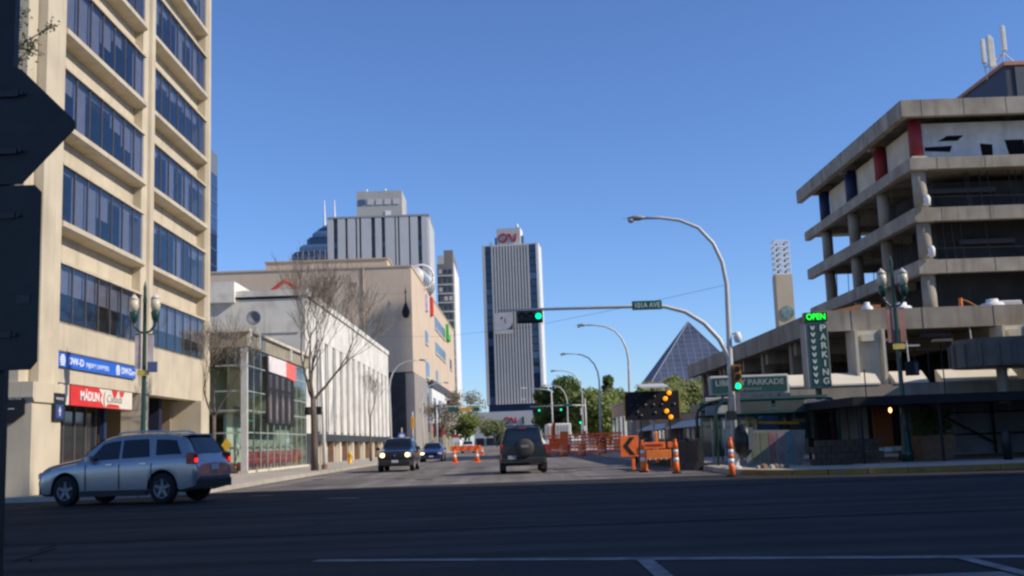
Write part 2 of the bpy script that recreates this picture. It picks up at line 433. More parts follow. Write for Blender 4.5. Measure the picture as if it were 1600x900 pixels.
MB().prism([(-15.62, 53.5), (-14.95, 53.5), (-14.78, 53.6), (-14.78, 53.95), (-15.62, 53.95)], 'z', 3.75, ZTOP).build('pier', beige_conc, T)
MB().box(-45, -15.63, 53.7, 53.93, 0.1, ZTOP).build('north_wall', beige_conc, T)
MB().box(-45, -14.9, 33.9, 53.95, ZTOP, ZTOP + 0.7).build('roof', beige_conc, T)
core = MB().box(-44, -21.5, 35.5, 53.4, 0.12, ZTOP - 0.1)
core.build('core_wall', grey_int, T)
for k in range(NF):
    zb = Z0 + PITCH * k
    MB().box(-21.4, -15.66, 34.6, 53.65, zb + 2.15, zb + 2.75).build('floor_slab', grey_int, T)
    for b, (y0, y1) in enumerate(BAYS):
        zt, zs = zb + 1.92, zb + PITCH
        MB().box(-15.62, -15.36, y0, y1, zt + 0.10, zs - 0.30).build('spandrel', beige_conc, T)
        MB().box(-15.62, -14.84, y0 + .003, y1 - .003, zt, zt + .10).build('window_head', beige_conc, T)
        MB().prism([(-15.62, zs - .34), (-14.90, zs - .30), (-14.80, zs - .22), (-14.80, zs - .04), (-14.88, zs - .005), (-15.62, zs - .005)], 'y', y0 + .004, y1 - .004).build('sill', beige_conc, T)
        w = (y1 - y0) / 7
        hs = random.choice((0.25, 0.5, 0.8)) if k else 0.95
        for j in range(7):
            ya = y0 + j * w
            MB().box(-14.94, -14.92, ya + .025, ya + w - .025, zb, zt).build('window_pane', win_blue, T)
            MB().box(-14.98, -14.90, ya - .022, ya + .022, zb, zt).build('mullion', mull, T)
            h = hs if k == 0 else random.choice((0, 0.2, 0.4, 0.55, 0.7, 1.1, 1.75, 1.9))
            if b == 1 and k == 0: h = min(1.2, hs + .2)
            if h: MB().box(-15.08, -15.06, ya + .05, ya + w - .05, zt - h, zt - 0.01).build('blind', blind_m, T)
            if random.random() < 0.3 and k > 0:
                MB().bbox(-15.9, -15.3, ya + .2, ya + w - .2, zb - .02, zb + random.uniform(.15, .6), .03).build('office_cabinet', random.choice((blind_m, grey_int, tan_wall)), T)
    # south side of the tower
    MB().box(-45, -16.01, 34.3, 34.55, zb + 1.92, zb + PITCH).build('spandrel', beige_conc, T)
    MB().prism([(33.75, zb + PITCH - .3), (34.3, zb + PITCH - .4), (34.3, zb + PITCH), (33.8, zb + PITCH)], 'x', -45, -16.01).build('sill', beige_conc, T)
    for j in range(8):
        MB().box(-16.05 - 1.5 * (j + 1) + .04, -16.05 - 1.5 * j, 34.44, 34.46, zb, zb + 1.92).build('window_pane', win_blue, T)
# lowest fascia, soffit and street-level recess
for (y0, y1) in BAYS:
    MB().box(-15.62, -15.02, y0, y1, 3.75, Z0).build('fascia', beige_conc, T)
MB().box(-45, -16.01, 33.95, 34.4, 3.7, Z0).build('fascia', beige_conc, T)
MB().box(-44, -15.64, 34.45, 53.65, 3.80, 3.98).build('soffit', M('recess shade soffit', (.10, .085, .07), .9, .15, 1), T)  # soffit colour darkened to deepen the recess shade
MB().box(-16.5, -14.62, 33.42, 35.6, 0.13, 2.98).build('corner_pillar', beige_conc, T)
MB().prism([(33.42, 2.98), (35.6, 2.98), (35.72, 3.12), (35.72, 3.6), (33.32, 3.6), (33.32, 3.12)], 'x', -16.6, -14.55).build('capital', beige_conc, T)
MB().box(-15.75, -14.9, 44.3, 45.1, 0.13, 3.75).build('street_pillar', beige_conc, T)
MB().box(-16.4, -14.8, 52.5, 53.92, 0.13, 3.75).build('street_pillar', beige_conc, T)
for ya in (43.65, 52.2):
    MB().box(-21.4, -16.2, ya, ya + .25, 0.13, 3.78).build('cross_wall', M('recess shade brown', (.30, .235, .16), .9, .15, 1), T)  # walls coloured darker than the tower to paint shade into the recess
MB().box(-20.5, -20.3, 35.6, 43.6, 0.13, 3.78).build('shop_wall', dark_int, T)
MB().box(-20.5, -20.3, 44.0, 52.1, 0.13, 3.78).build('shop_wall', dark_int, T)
for j in range(7):
    ya = 36.2 + j * 1.1
    MB().box(-19.7, -19.66, ya, ya + 1.0, 0.3, 3.0).build('shop_window_pane', win_blue, T)
    MB().box(-19.72, -19.62, ya + 1.0, ya + 1.1, 0.13, 3.7).build('shop_mullion', mull, T)
for j in range(6):
    MB().box(-19.0, -18.0, 39.3, 41.0, 0.8 + .42 * j, 0.9 + .42 * j).build('stair_tread', beige_dark, T)
MB().box(-15.95, -15.75, 42.5, 42.75, 0.13, 3.74).build('blue_column', blue_paint, T)
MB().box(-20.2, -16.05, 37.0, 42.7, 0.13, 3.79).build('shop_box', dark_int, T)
for j in range(5):
    MB().box(-16.04, -16.01, 37.1 + 1.04 * j, 38.06 + 1.04 * j, .3, 2.9).build('shop_window_pane', dark_glass, T)
    MB().box(-16.05, -15.96, 38.07 + 1.04 * j, 38.13 + 1.04 * j, .13, 3.7).build('shop_mullion', mull, T)
for j in range(4): MB().box(-20.1 + 1.0 * j, -19.15 + 1.0 * j, 36.95, 36.98, .3, 2.9).build('shop_window_pane', dark_glass, T)
MB().box(-16.2, -15.7, 49.0, 49.4, 0.13, 3.75).build('dark_banner', M('navy cloth', (.012, .014, .04), .8), T)
MB().box(-15.85, -15.66, 36.25, 36.45, 0.13, 3.75).build('drain_pipe', plastic, T)

# signs on the tower
S = thing('fascia_sign', 'long blue fascia sign with white law firm lettering on the cream tower', 'sign', (-14.98, 39.9, 4.5))
blue_sign = M('bright blue sign face', (0.02, 0.13, 0.62), 0.45, 0.06, 2)
MB().box(-15.015, -14.93, 35.92, 43.6, 4.27, 4.76).build('panel', blue_sign, S)
MB().box(-15.014, -14.90, 35.9, 43.62, 4.761, 4.81).build('rim', M('sign rim', (.16, .16, .18), .5), S)
pale = M('pale sign lettering', (0.75, 0.82, 0.95), 0.5, 0.04, 3)
for y in (36.4, 41.6):
    mb = MB()
    for dz, ww in ((-.16, .16), (-.08, .20), (0, .22), (.08, .20), (.15, .13)): mb.bbox(-14.93, -14.915, y - ww, y + ww, 4.51 + dz - .03, 4.51 + dz + .03, .006)
    mb.build('emblem', pale, S)
text('DW-D', pale, S, (-14.925, 37.55, 4.5), FACE_E, 0.34, 1.35, bold=.008)
text('INJURY LAWYERS', pale, S, (-14.925, 39.55, 4.47), FACE_E, 0.24, 2.2)
text('DW-D', pale, S, (-14.925, 42.55, 4.5), FACE_E, 0.34, 1.1, bold=.008)
text('INJURY', pale, S, (-14.925, 43.3, 4.47), FACE_E, 0.22, .5)
S = thing('shop_sign', 'red and white shop sign hung under the blue sign over the dark recess', 'sign', (-15.05, 40, 3.4))
red_sign = M('red sign face', (0.66, 0.035, 0.03), 0.5, 0.08, 2)
cream_sign = M('cream sign face', (0.70, 0.66, 0.56), 0.5, 0.08, 3)
MB().box(-15.2, -15.06, 37.45, 43.6, 3.03, 3.74).build('panel', red_sign, S)
MB().prism([(43.58, 3.05), (43.58, 3.72), (40.05, 3.72), (40.35, 3.5), (40.2, 3.3), (40.6, 3.05)], 'x', -15.058, -15.052).build('pale_field', cream_sign, S)
MB().prism([(41.3, 3.72), (42.0, 3.72), (41.75, 3.45), (41.55, 3.42)], 'x', -15.050, -15.046).build('red_leaf', red_sign, S)
MB().prism([(42.1, 3.71), (42.7, 3.71), (42.5, 3.5), (42.25, 3.48)], 'x', -15.050, -15.046).build('red_leaf', red_sign, S)
MB().prism([(40.7, 3.06), (42.2, 3.06), (42.1, 3.18), (41.0, 3.2)], 'x', -15.050, -15.046).build('red_leaf', red_sign, S)
text('MÁDLIN', refl_white, S, (-15.05, 39.2, 3.38), FACE_E, 0.44, 1.75, bold=.012)
text('Canada', M('grey script', (.35, .33, .33), .6), S, (-15.04, 41.6, 3.38), FACE_E, 0.42, 1.6, shear=.3)
text('(', M('script red', (.5, .05, .05), .6), S, (-15.04, 40.55, 3.38), FACE_E, 0.6)
S = thing('shop_placard', 'small off white placard beside the red shop sign', 'sign', (-15.05, 36.9, 3.4))
MB().box(-15.2, -15.07, 36.5, 37.35, 3.03, 3.74).build('panel', cream_sign, S)
MB().box(-15.068, -15.05, 36.62, 36.72, 3.1, 3.66).build('stripe', refl_white, S)
S = thing('direction_board', 'black board with white left arrow on the corner pillar of the tower', 'sign', (-15.25, 33.4, 3))
MB().prism([(-15.75, 2.35), (-15.15, 2.35), (-14.82, 2.6), (-14.82, 3.32), (-15.75, 3.32)], 'y', 33.34, 33.415).build('board', black, S)
dim_white = M('dim white lettering', (0.5, 0.5, 0.52), 0.6)
text('PARKING', dim_white, S, (-15.28, 33.335, 3.1), FACE_S, 0.16, .75)
mb = MB(); mb.box(-15.45, -15.12, 33.328, 33.338, 2.76, 2.79)
mb.poly((-15.5, 33.330, 2.775), (-15.32, 33.330, 2.9), (-15.32, 33.330, 2.87), (-15.44, 33.330, 2.775)); mb.poly((-15.5, 33.330, 2.775), (-15.44, 33.330, 2.775), (-15.32, 33.330, 2.68), (-15.32, 33.330, 2.65))
mb.build('arrow', dim_white, S)
S = thing('parking_board', 'small black and blue board with white up arrow on the pillar side', 'sign', (-14.6, 34.9, 2.9))
MB().box(-14.62, -14.54, 34.85, 35.75, 2.42, 3.32).build('board', black, S)
MB().box(-14.54, -14.53, 35.0, 35.6, 2.5, 2.95).build('blue_panel', M('navy sign panel', (.03, .06, .22), .5), S)
text('PARKADE', dim_white, S, (-14.53, 35.3, 3.13), FACE_E, 0.13, .6)
MB().prism([(35.3, 2.9), (35.42, 2.72), (35.35, 2.72), (35.35, 2.58), (35.25, 2.58), (35.25, 2.72), (35.18, 2.72)], 'x', -14.528, -14.52).build('arrow', dim_white, S)

# ================================================================== GLASS PAVILION
P = thing('glass_pavilion', 'two storey glass fronted pavilion with stone parapet beside the cream tower', 'building', (-13.4, 55.6, 0))
ZR = [0.28, 2.21, 3.34, 4.34, 5.65, 6.58]
Y0, Y1, NC = 55.75, 72.3, 10
MB().box(-13.75, -13.25, 55.5, 72.4, 0.1, 0.27).build('plinth', conc_pale, P)
cw = (Y1 - Y0) / NC
for j in range(NC):
    for r in range(5):
        ya = Y0 + j * cw
        MB().box(-13.42, -13.40, ya + .05, ya + cw - .05, ZR[r] + .03, ZR[r + 1] - .03).build('window_pane', win_clear, P)
for j in range(NC + 1):
    MB().box(-13.44, -13.38, Y0 + j * cw - .035, Y0 + j * cw + .035, 0.27, 6.6).build('mullion', alum, P)
for r in range(1, 5):
    MB().box(-13.45, -13.37, Y0 + .05, Y1 - .05, ZR[r] - .03, ZR[r] + .03).build('transom', alum, P)
MB().box(-13.62, -13.30, 55.5, 55.74, 0.27, 6.6).build('corner_post', steel, P)
for r in range(5):
    MB().box(-14.95, -13.66, 55.60, 55.62, ZR[r] + .03, ZR[r + 1] - .03).build('window_pane', win_clear, P)
    MB().box(-14.95, -13.63, 55.57, 55.66, ZR[r + 1] - .035, ZR[r + 1] + .035).build('transom', alum, P)
gold = M('brassy stone', (0.40, 0.34, 0.23), 0.5, 0.2, 1.2, metal=0.25)
MB().box(-19, -13.28, 55.45, 72.5, 6.6, 7.35).build('parapet', gold, P)
MB().box(-19.1, -13.1, 55.3, 72.6, 7.35, 7.5).build('cornice', M('cornice stone', (.6, .56, .46), .6, .15, 1), P)
for ya in (55.5, 57.6, 66.0, 69.6, 72.1):
    MB().box(-13.27, -13.12, ya, ya + .35, 6.62, 7.34).build('bracket', M('polished cap', (.75, .72, .62), .3, .1, 2, metal=.3), P)
MB().box(-19, -18.8, 55.7, 72.3, 0.2, 6.58).build('back_wall', M('green grey interior', (.50, .56, .50), .9, .2, .7), P)
MB().box(-14.6, -14.5, 55.9, 72.2, 0.2, 3.2).build('brightening_screen', M('pale green backing', (.66, .72, .66), .9, .15, .9), P)  # pale backing added behind the lower panes to brighten the interior
MB().box(-18.8, -13.6, 55.8, 72.2, 3.25, 3.42).build('upper_floor', conc_pale, P)
MB().box(-19, -13.55, 72.3, 72.5, 0.1, 6.6).build('north_wall', conc_pale, P)
red_seat = M('red seat', (0.62, 0.05, 0.03), 0.6, 0.1, 2)
for j in range(9):
    ya = 56.1 + j * 1.75
    mb = MB(); mb.bbox(-13.72, -13.58, ya, ya + 1.35, 0.60, 1.25, .04); mb.bbox(-14.2, -13.7, ya, ya + 1.35, 0.52, 0.62, .03)
    for q in (ya + .05, ya + 1.05): mb.box(-13.7, -13.65, q, q + .05, 0.27, 0.55); mb.box(-14.25, -14.2, q, q + .05, 0.27, 0.55)
    s = thing('red_bench', '%s red seat behind the pavilion glass counted from the cream tower' % ('first second third fourth fifth sixth seventh eighth ninth'.split()[j]), 'seat', (-13.9, ya + .5, .27), group='red seats behind the pavilion glass')
    mb.build('seat', red_seat, s)
    w = MB(); w.lathe([(0.10, 1.3), (.13, 1.45), (.10, 1.6), (0, 1.65)], (-14.1, ya + .6, 0), 10); w.build('headrest', refl_white, s, True)
S = thing('figure_poster', 'tall black poster of standing figures hung inside the pavilion glass', 'poster', (-13.3, 63.8, 4.5))
MB().box(-13.33, -13.28, 60.0, 67.6, 2.75, 6.45).build('sheet', black_matt, S)
fig = M('poster figure grey', (0.07, 0.07, 0.085), 0.8, 0.5, 1.4)
fig2 = M('poster figure pale', (0.22, 0.19, 0.17), 0.8, 0.5, 2.0)
for j, y in enumerate((60.9, 62.6, 64.3, 66.1)):
    MB().prism([(y - .35, 2.8), (y + .35, 2.8), (y + .42, 3.5), (y + .5, 4.1), (y + .2, 4.35), (y + .12, 4.62), (y - .12, 4.62), (y - .2, 4.35), (y - .5, 4.1), (y - .42, 3.5)], 'x', -13.279, -13.272).build('figure_print', fig, S)
    MB().prism([(y - .1, 3.0), (y + .16, 3.0), (y + .2, 3.8), (y + .02, 4.5), (y - .16, 3.9)], 'x', -13.271, -13.266).build('figure_print', fig2, S)
    MB().prism([(y - .4, 4.75), (y + .4, 4.75), (y + .42, 5.5), (y - .42, 5.5)], 'x', -13.279, -13.272).build('figure_print', fig, S)
S = thing('banner', 'white and pinkish red banner above the black figure poster', 'banner', (-13.25, 64, 6))
MB().prism([(60.3, 5.62), (65.0, 5.58), (65.0, 6.5), (60.3, 6.5)], 'x', -13.27, -13.22).build('white_half', M('white cloth', (.72, .66, .66), .8, .12, 3), S)
MB().prism([(65.0, 5.58), (68.0, 5.45), (68.0, 6.45), (65.0, 6.5)], 'x', -13.27, -13.22).build('red_half', M('pinkish red cloth', (.75, .16, .14), .8, .12, 3), S)
S = thing('window_decal', 'yellow diamond decal low on the pavilion side glass', 'sign', (-14.3, 55.56, 1.6))
MB().prism([(-14.62, 1.6), (-14.35, 1.25), (-14.08, 1.6), (-14.35, 1.98)], 'y', 55.55, 55.565).build('decal', M('decal yellow', (.75, .5, .05), .6), S)

# ================================================================== WHITE MARBLE BANK
B = thing('marble_building', 'white marble hall with vertical fins and black granite base', 'building', (-14.8, 79, 0))
MB().box(-45, -15.2, 79.5, 135, 0.1, 12.4).build('wall', marble, B)
MB().box(-15.2, -14.75, 79.5, 135, 9.8, 12.6).build('frieze', marble, B)
MB().box(-45, -14.6, 79.35, 135.1, 12.6, 13.05).build('cornice', marble, B)
MB().box(-15.2, -14.75, 79.5, 84.0, 2.4, 9.8).build('end_bay', marble, B)
NB = 13
fw = (135 - 84.0) / NB
for j in range(NB):
    y = 84.0 + j * fw
    MB().bbox(-15.2, -14.72, y + fw * .48, y + fw - .02, 2.42, 9.78, .05).build('fin', marble, B)
    MB().box(-15.199, -14.82, y - .02, y + fw * .48, 2.6, 9.7).build('window', dark_glass, B)
    MB().box(-14.82, -14.73, y + fw * .21, y + fw * .29, 2.6, 9.7).build('window_bar', marble, B)
MB().box(-15.2, -14.6, 79.4, 135.05, 1.85, 2.4).build('granite_band', granite, B)
MB().box(-16.4, -16.2, 79.5, 135, 0.1, 1.85).build('granite_wall', granite, B)
MB().box(-15.2, -14.65, 79.45, 84, 0.1, 1.85).build('granite_pier', granite, B)
for j in range(NB + 1):
    y = 83.7 + j * fw
    MB().box(-15.15, -14.75, y, y + .7, 0.1, 1.85).build('granite_pier', conc_pale if j % 2 else brown_brick, B)
MB().box(-24, -19.9, 79.1, 92, 12.2, 13.75).build('roof_block', marble, B)
for z in (3.4, 6.6, 9.8): MB().box(-30, -15.25, 79.44, 79.5, z, z + .08).build('wall_joint', M('marble joint', (.4, .38, .35), .8), B)
S = thing('satellite_dish', 'grey round satellite dish on the marble wall above the pavilion', 'dish', (-18.3, 78.6, 10.5))
MB().lathe([(0, .18), (.28, .12), (.5, 0), (.53, 0), (.3, .15), (0, .22)], (-18.3, 78.4, 10.9), 20, 'y').build('bowl', M('dish grey', (.22, .23, .25), .6), S, True)
MB().tube([(-18.3, 78.6, 10.85), (-18.3, 78.9, 10.2), (-18.3, 79.6, 10.0)], .05, 8).build('bracket', steel, S)

# ================================================================== TAN MASONRY BLOCK
D = thing('masonry_block', 'large windowless tan masonry block rising behind the marble hall', 'building', (-14.2, 165, 0))
ex = lambda y: -14.2 + (y - 165) * 0.0165
def east_strip(mb, y0, y1, z0, z1, p0, p1):
    mb.v += [(ex(y0) + p0, y0, z0), (ex(y0) + p1, y0, z0), (ex(y1) + p1, y1, z0), (ex(y1) + p0, y1, z0), (ex(y0) + p0, y0, z1), (ex(y0) + p1, y0, z1), (ex(y1) + p1, y1, z1), (ex(y1) + p0, y1, z1)]
    i = len(mb.v) - 8
    mb.f += [tuple(i + k for k in q) for q in ((3, 2, 1, 0), (4, 5, 6, 7), (0, 1, 5, 4), (1, 2, 6, 5), (2, 3, 7, 6), (3, 0, 4, 7))]
    return mb
MB().prism([(-90, 165), (ex(165), 165), (ex(264), 264), (-90, 264)], 'z', 12.5, 28.75).build('upper_wall', tan_wall, D)
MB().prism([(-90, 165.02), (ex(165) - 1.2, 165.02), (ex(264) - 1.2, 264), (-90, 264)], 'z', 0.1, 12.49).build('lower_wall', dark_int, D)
MB().prism([(-90, 164.85), (ex(165) + .12, 164.85), (ex(264) + .12, 264.1), (-90, 264.1)], 'z', 28.75, 29.0).build('coping', tan_trim, D)
MB().box(-38.2, -18.6, 172, 240, 29.0, 31.3).build('penthouse_wall', tan_wall, D)
MB().box(-38.4, -18.4, 171.8, 240.2, 31.3, 31.5).build('penthouse_coping', tan_trim, D)
for z in (24.6, 19.6): MB().box(-89, ex(165) - .02, 164.985, 165, z, z + .05).build('wall_joint', tan_trim, D)
for x in (-40.5, -33, -26.5, -20.3): MB().box(x, x + .05, 164.985, 165, 13, 28.7).build('wall_joint', tan_trim, D)
def dwin(y0, y1, z0, z1, n, m=dark_glass):
    w = (y1 - y0) / n
    for k in range(n):
        a, b = y0 + k * w + w * .06, y0 + (k + 1) * w - w * .06
        f = east_strip(MB(), a, b, z0, z1, -.2, .06).build('window', m, D)
        east_strip(MB(), a - .15, b + .15, z0 - .25, z0, -.2, .22).build('sill', conc_pale, f)
dwin(207, 234, 23.7, 26.0, 3, opaque_glass2); dwin(207, 234, 18.9, 21.0, 3, opaque_glass2)
dwin(186, 192, 18.9, 21.1, 1, opaque_glass2); dwin(186, 193.5, 13.0, 15.7, 1, opaque_glass2); dwin(246, 253, 18.4, 20.7, 1, opaque_glass2); dwin(207, 212, 13.0, 15.5, 1, opaque_glass2)
east_strip(MB(), 165.1, 186, 0.1, 12.4, -1.2, .15).build('stone_pier', M('grey stone', (.30, .27, .24), .8, .12, .5), D)
east_strip(MB(), 186.2, 192, 3.5, 12.0, -1.0, .05).build('stair_window', opaque_glass2, D)
east_strip(MB(), 193.8, 262, 11.5, 12.9, -1.2, .5).build('dark_band', M('dark fascia', (.07, .07, .08), .6), D)
for k in range(6):
    a = 193.8 + k * 11.2
    east_strip(MB(), a, a + 10.9, 5.2, 11.4, -1.0, .3).build('white_panel', white_paint, D)
    east_strip(MB(), a + 3, a + 8, 6.4, 9.8, .3, .36).build('shop_window', opaque_glass2, D)
east_strip(MB(), 193.8, 262, 0.1, 5.0, -2.4, -1.5).build('shop_front', dark_glass, D)
east_strip(MB(), 194, 206, 3.6, 5.1, -.5, .9).build('awning', M('maroon awning', (.22, .02, .04), .7), D)
east_strip(MB(), 213, 222, 3.3, 4.2, -.5, .9).build('awning', M('red awning', (.45, .05, .06), .7), D)
for k in range(7):
    a = 193.4 + k * 11.2
    east_strip(MB(), a, a + .6, 0.1, 5.2, -1.0, .28).build('street_pillar', conc_pale, D)
for (x, z, w, h) in ((-36.0, 22.5, 1.2, .8), (-30.2, 17.5, .8, .8), (-23.4, 26.0, .9, .6), (-19.2, 18.8, .5, .5)):
    v = MB().box(x, x + w, 164.9, 164.99, z, z + h).build('wall_vent', tan_trim, D)
    for j in range(3): MB().box(x + .06, x + w - .06, 164.86, 164.899, z + .12 + j * h * .28, z + .2 + j * h * .28).build('louvre', M('louvre grey', (.25, .22, .18), .7), v)
MB().tube([(-21.6, 164.9, 13), (-21.6, 164.9, 28.7)], .09, 6).build('down_pipe', tan_trim, D)
S = thing('wall_banner', 'narrow red vertical banner on the sunlit tan wall', 'banner', (ex(198), 198, 26))
east_strip(MB(), 197.4, 199.9, 25.0, 28.3, .02, .5).build('cloth', M('red cloth', (.65, .05, .03), .7), S)
S = thing('wall_banner', 'narrow white and blue banner next to the red one on the tan wall', 'banner', (ex(189), 189, 26))
east_strip(MB(), 188.4, 190.4, 24.7, 27.6, .02, .4).build('cloth', M('white blue cloth', (.55, .5, .7), .7, .3, 2), S)
S = thing('wall_emblem', 'small green letter emblem on the sunlit tan wall', 'sign', (ex(240), 240, 26))
g = M('bright green emblem', (.05, .45, .06), .6)
mb = MB(); east_strip(mb, 236.5, 238.5, 24.2, 27.6, .02, .6); east_strip(mb, 238.5, 243.5, 24.2, 25.5, .02, .6); mb.build('letter', g, S)
S = thing('wall_lantern', 'black pear shaped lantern on a rod on the shaded tan wall', 'lantern', (-15.1, 164.4, 21))
MB().lathe([(0, 20.6), (.4, 20.8), (.6, 21.4), (.55, 21.9), (.3, 22.5), (.1, 23.1), (.07, 24.4), (.15, 24.7), (.06, 25.0), (0, 25.8)], (-15.05, 164.2, 0), 16).build('lantern_body', black_matt, S, True)
MB().box(-15.1, -15.0, 164.2, 165, 23.0, 23.1).build('bracket', black_matt, S)
S = thing('glass_drum', 'round silver ended glass barrel vault on the tan block roof', 'roof vault', (-15.5, 196, 29))
MB().tube([(-15.8, 186, 30.3), (-14.6, 197, 30.3)], 2.05, 28).build('barrel', opaque_glass2, S, True)
for k in range(7):
    t = k / 6; MB().tube([(-15.8 + 1.2 * t - .02, 186 + 11 * t - .1, 30.3), (-15.8 + 1.2 * t + .02, 186 + 11 * t + .1, 30.3)], 2.12, 28).build('rib', steel, S, True)
def ringm(c, r, t, n=28):
    return MB().tube([(c[0] + r * math.cos(2 * math.pi * k / n), c[1] + .1 * math.cos(2 * math.pi * k / n), c[2] + r * math.sin(2 * math.pi * k / n)) for k in range(n + 1)], t, 8)
ringm((-14.2, 185.8, 30.3), 2.1, .2).build('end_ring', white_paint, S, True)
S = thing('roof_frame', 'red triangular frame poking over the marble hall roof', 'roof frame', (-24.5, 119, 13))
for a, b in (((-26.2, 119, 18.5), (-24.3, 119, 20.0)), ((-24.3, 119, 20.0), (-22.6, 119, 18.7)), ((-25.4, 119, 13.0), (-25.4, 119, 19.2)), ((-23.4, 119, 13.0), (-23.4, 119, 19.3))):
    MB().cyl(a, b, .22, n=8).build('red_bar', M('red steel', (.5, .06, .04), .6), S)

# ================================================================== FAR TOWERS, WEST SIDE
A = thing('striped_tower', 'pale grey tower with narrow dark window stripes and rooftop block', 'building', (-35, 300, 0))
pale_grey = M('pale grey panel', (0.52, 0.53, 0.54), 0.7, 0.06, 0.1, streak=0.08)
MB().box(-49, -20.9, 300, 322, 0, 65.4).build('core_wall', M('stripe joint', (.06, .075, .07), .4, .2, .3), A)
edges = [-49.05, -47.4, -46.2, -44.05, -43.4, -41.15, -40.7, -40.1, -39.55, -36.75, -35.6, -33.85, -32.8, -30.1, -29.75, -29.2, -28.75, -26.15, -25.7, -23.6, -22.5, -20.85]
for a, b in zip(edges[0::2], edges[1::2]): MB().box(a, b, 299.4, 300, 0, 65.6).build('wall_panel', pale_grey, A)
for x0, x1 in zip(edges[1:-1:2], edges[2::2]):
    if x1 - x0 > 0.9:
        for k in range(16): MB().box(x0 + .1, x1 - .1, 299.8, 299.99, 20 + k * 2.85, 21.6 + k * 2.85).build('window', opaque_glass2 if random.random() < .4 else dark_glass, A)
for k in range(6): MB().box(-20.9, -20.4, 300 + k * 3.6, 303.3 + k * 3.6, 0, 65.6).build('wall_panel', pale_grey, A)
MB().box(-49.1, -20.3, 299.3, 322.1, 65.6, 66.1).build('coping', M('grey coping', (.3, .3, .31), .7), A)
MB().box(-41.3, -28.3, 304, 318, 66.1, 74.3).build('roof_block', M('warm grey panel', (.42, .41, .38), .8, .06, .2), A)
for k in range(5): MB().box(-40.7 + k * 2.45, -38.9 + k * 2.45, 303.8, 303.99, 70.3, 71.9).build('window', opaque_glass2 if k == 0 else blind_m, A)
MB().box(-33.2, -31.6, 303.8, 303.99, 66.2, 68.4).build('roof_door', white_paint, A)
for x in (-38.6, -33.2): MB().cyl((x, 306, 74.3), (x, 306, 75.4), .25, n=8).build('vent_pipe', white_paint, A)

A = thing('glass_skyscraper', 'stepped blue glass skyscraper with two white masts', 'building', (-70, 420, 0))
steps = [(-83.2, -45, 0, 79), (-80.5, -47, 79, 82), (-77.8, -50, 82, 85.4), (-75.8, -53, 85.4, 88), (-74.3, -55, 88, 89.6), (-72.8, -56, 89.6, 91)]
for k, (x0, x1, z0, z1) in enumerate(steps):
    MB().bbox(x0, x1, 420 + k * 1.5, 450, z0, z1, 1.2).build('tier', opaque_glass2 if k % 2 else opaque_glass, A)
for k in range(14): MB().box(-83.3, -45, 419.85, 420, 24 + 4 * k, 24.5 + 4 * k).build('floor_band', opaque_glass2, A)
for k in range(10): MB().box(-83.0 + 2.2 * k, -82.8 + 2.2 * k, 419.8, 420, 60, 79).build('mullion', alum, A)
for x in (-71.6, -67.5):
    MB().tube([(x, 430, 90.9), (x, 430, 95), (x, 430, 101.5)], [.55, .45, .2], 8).build('mast', white_paint, A)

A = thing('apartment_tower', 'slim grey apartment tower with small balconies and bright white side', 'building', (-18, 330, 0))
grey_apt = M('grey apartment wall', (.20, .19, .185), .8, .08, .2)
MB().box(-20.3, -15.35, 330, 362, 0, 56.7).build('wall', grey_apt, A)
MB().box(-15.35, -15.0, 330, 362.2, 0, 56.9).build('white_side', white_paint, A)
MB().box(-18.2, -15.4, 331, 360, 56.7, 61.2).build('roof_block', grey_apt, A)
MB().box(-20.2, -18.2, 331, 360, 56.7, 59.6).build('roof_block', pale_grey, A)
for k in range(17):
    z = 8 + 2.8 * k
    MB().box(-20.3, -15.4, 329.7, 330, z, z + .35).build('balcony_slab', pale_grey, A)
    for x in (-19.9, -18.3, -16.8): MB().box(x, x + 1.0, 329.9, 329.99, z + .9, z + 2.2).build('window', dark_glass if random.random() < .6 else blind_m, A)

A = thing('dark_tower', 'dark blue glass tower edge showing behind the cream office tower', 'building', (-65, 230, 0))
MB().box(-105, -66.9, 230, 250, 0, 66).build('glass_wall', opaque_glass, A)
MB().box(-105, -66.85, 229.9, 250, 66, 71.2).build('crown', M('slate crown', (.13, .16, .20), .6), A)
for k in range(16): MB().box(-66.9, -66.8, 230, 250, 6 + 3.8 * k, 6.4 + 3.8 * k).build('floor_band', opaque_glass2, A)

# ================================================================== THE TALL RIBBED TOWER CLOSING THE STREET
CT = thing('ribbed_tower', 'tall white ribbed office tower with red logo box closing the street', 'building', (4.4, 600, 0), R(-7), world=False)
ribm = M('tower rib concrete', (.58, .555, .52), .8, .05, .1)
jointm = M('tower joint', (.04, .04, .045), .7, .1, .2)
MB().box(-15.9, 15.9, 0.3, 17, 22.4, 111.4).build('core_wall', jointm, CT)
MB().box(-15.95, -14.3, 0, 1.2, 22.4, 112.2).build('corner_pillar', ribm, CT)
MB().box(14.6, 16.0, 0, 1.2, 22.4, 112.2).build('corner_pillar', white_paint, CT)  # whiter than the other pillar, painting in the sunlit edge
for s in (-1, 1):
    x = -12.55 if s < 0 else 12.6
    for k in range(22):
        z = 22.6 + k * 4.05
        MB().box(x - 1.7, x + 1.9, 0.15, .29, z + .3, z + 3.9).build('window', opaque_glass if random.random() < .75 else opaque_glass2, CT)
NR = 13
for k in range(NR):
    x = -10.2 + 20.2 * k / (NR - 1)
    MB().box(x - .53, x + .53, -.45, .3, 22.4, 111.4).build('rib', ribm, CT)
MB().box(15.9, 16.2, 1.2, 17, 22.4, 112.0).build('east_wall', white_paint, CT)  # white colour stands in for sunlight on the east side
for k in range(5): MB().box(16.2, 16.35, 1.6 + k * 3.0, 3.9 + k * 3.0, 22.6, 111.5).build('rib', white_paint, CT)
MB().box(-15.95, 16.0, .32, 17.1, 111.4, 112.2).build('coping', ribm, CT)
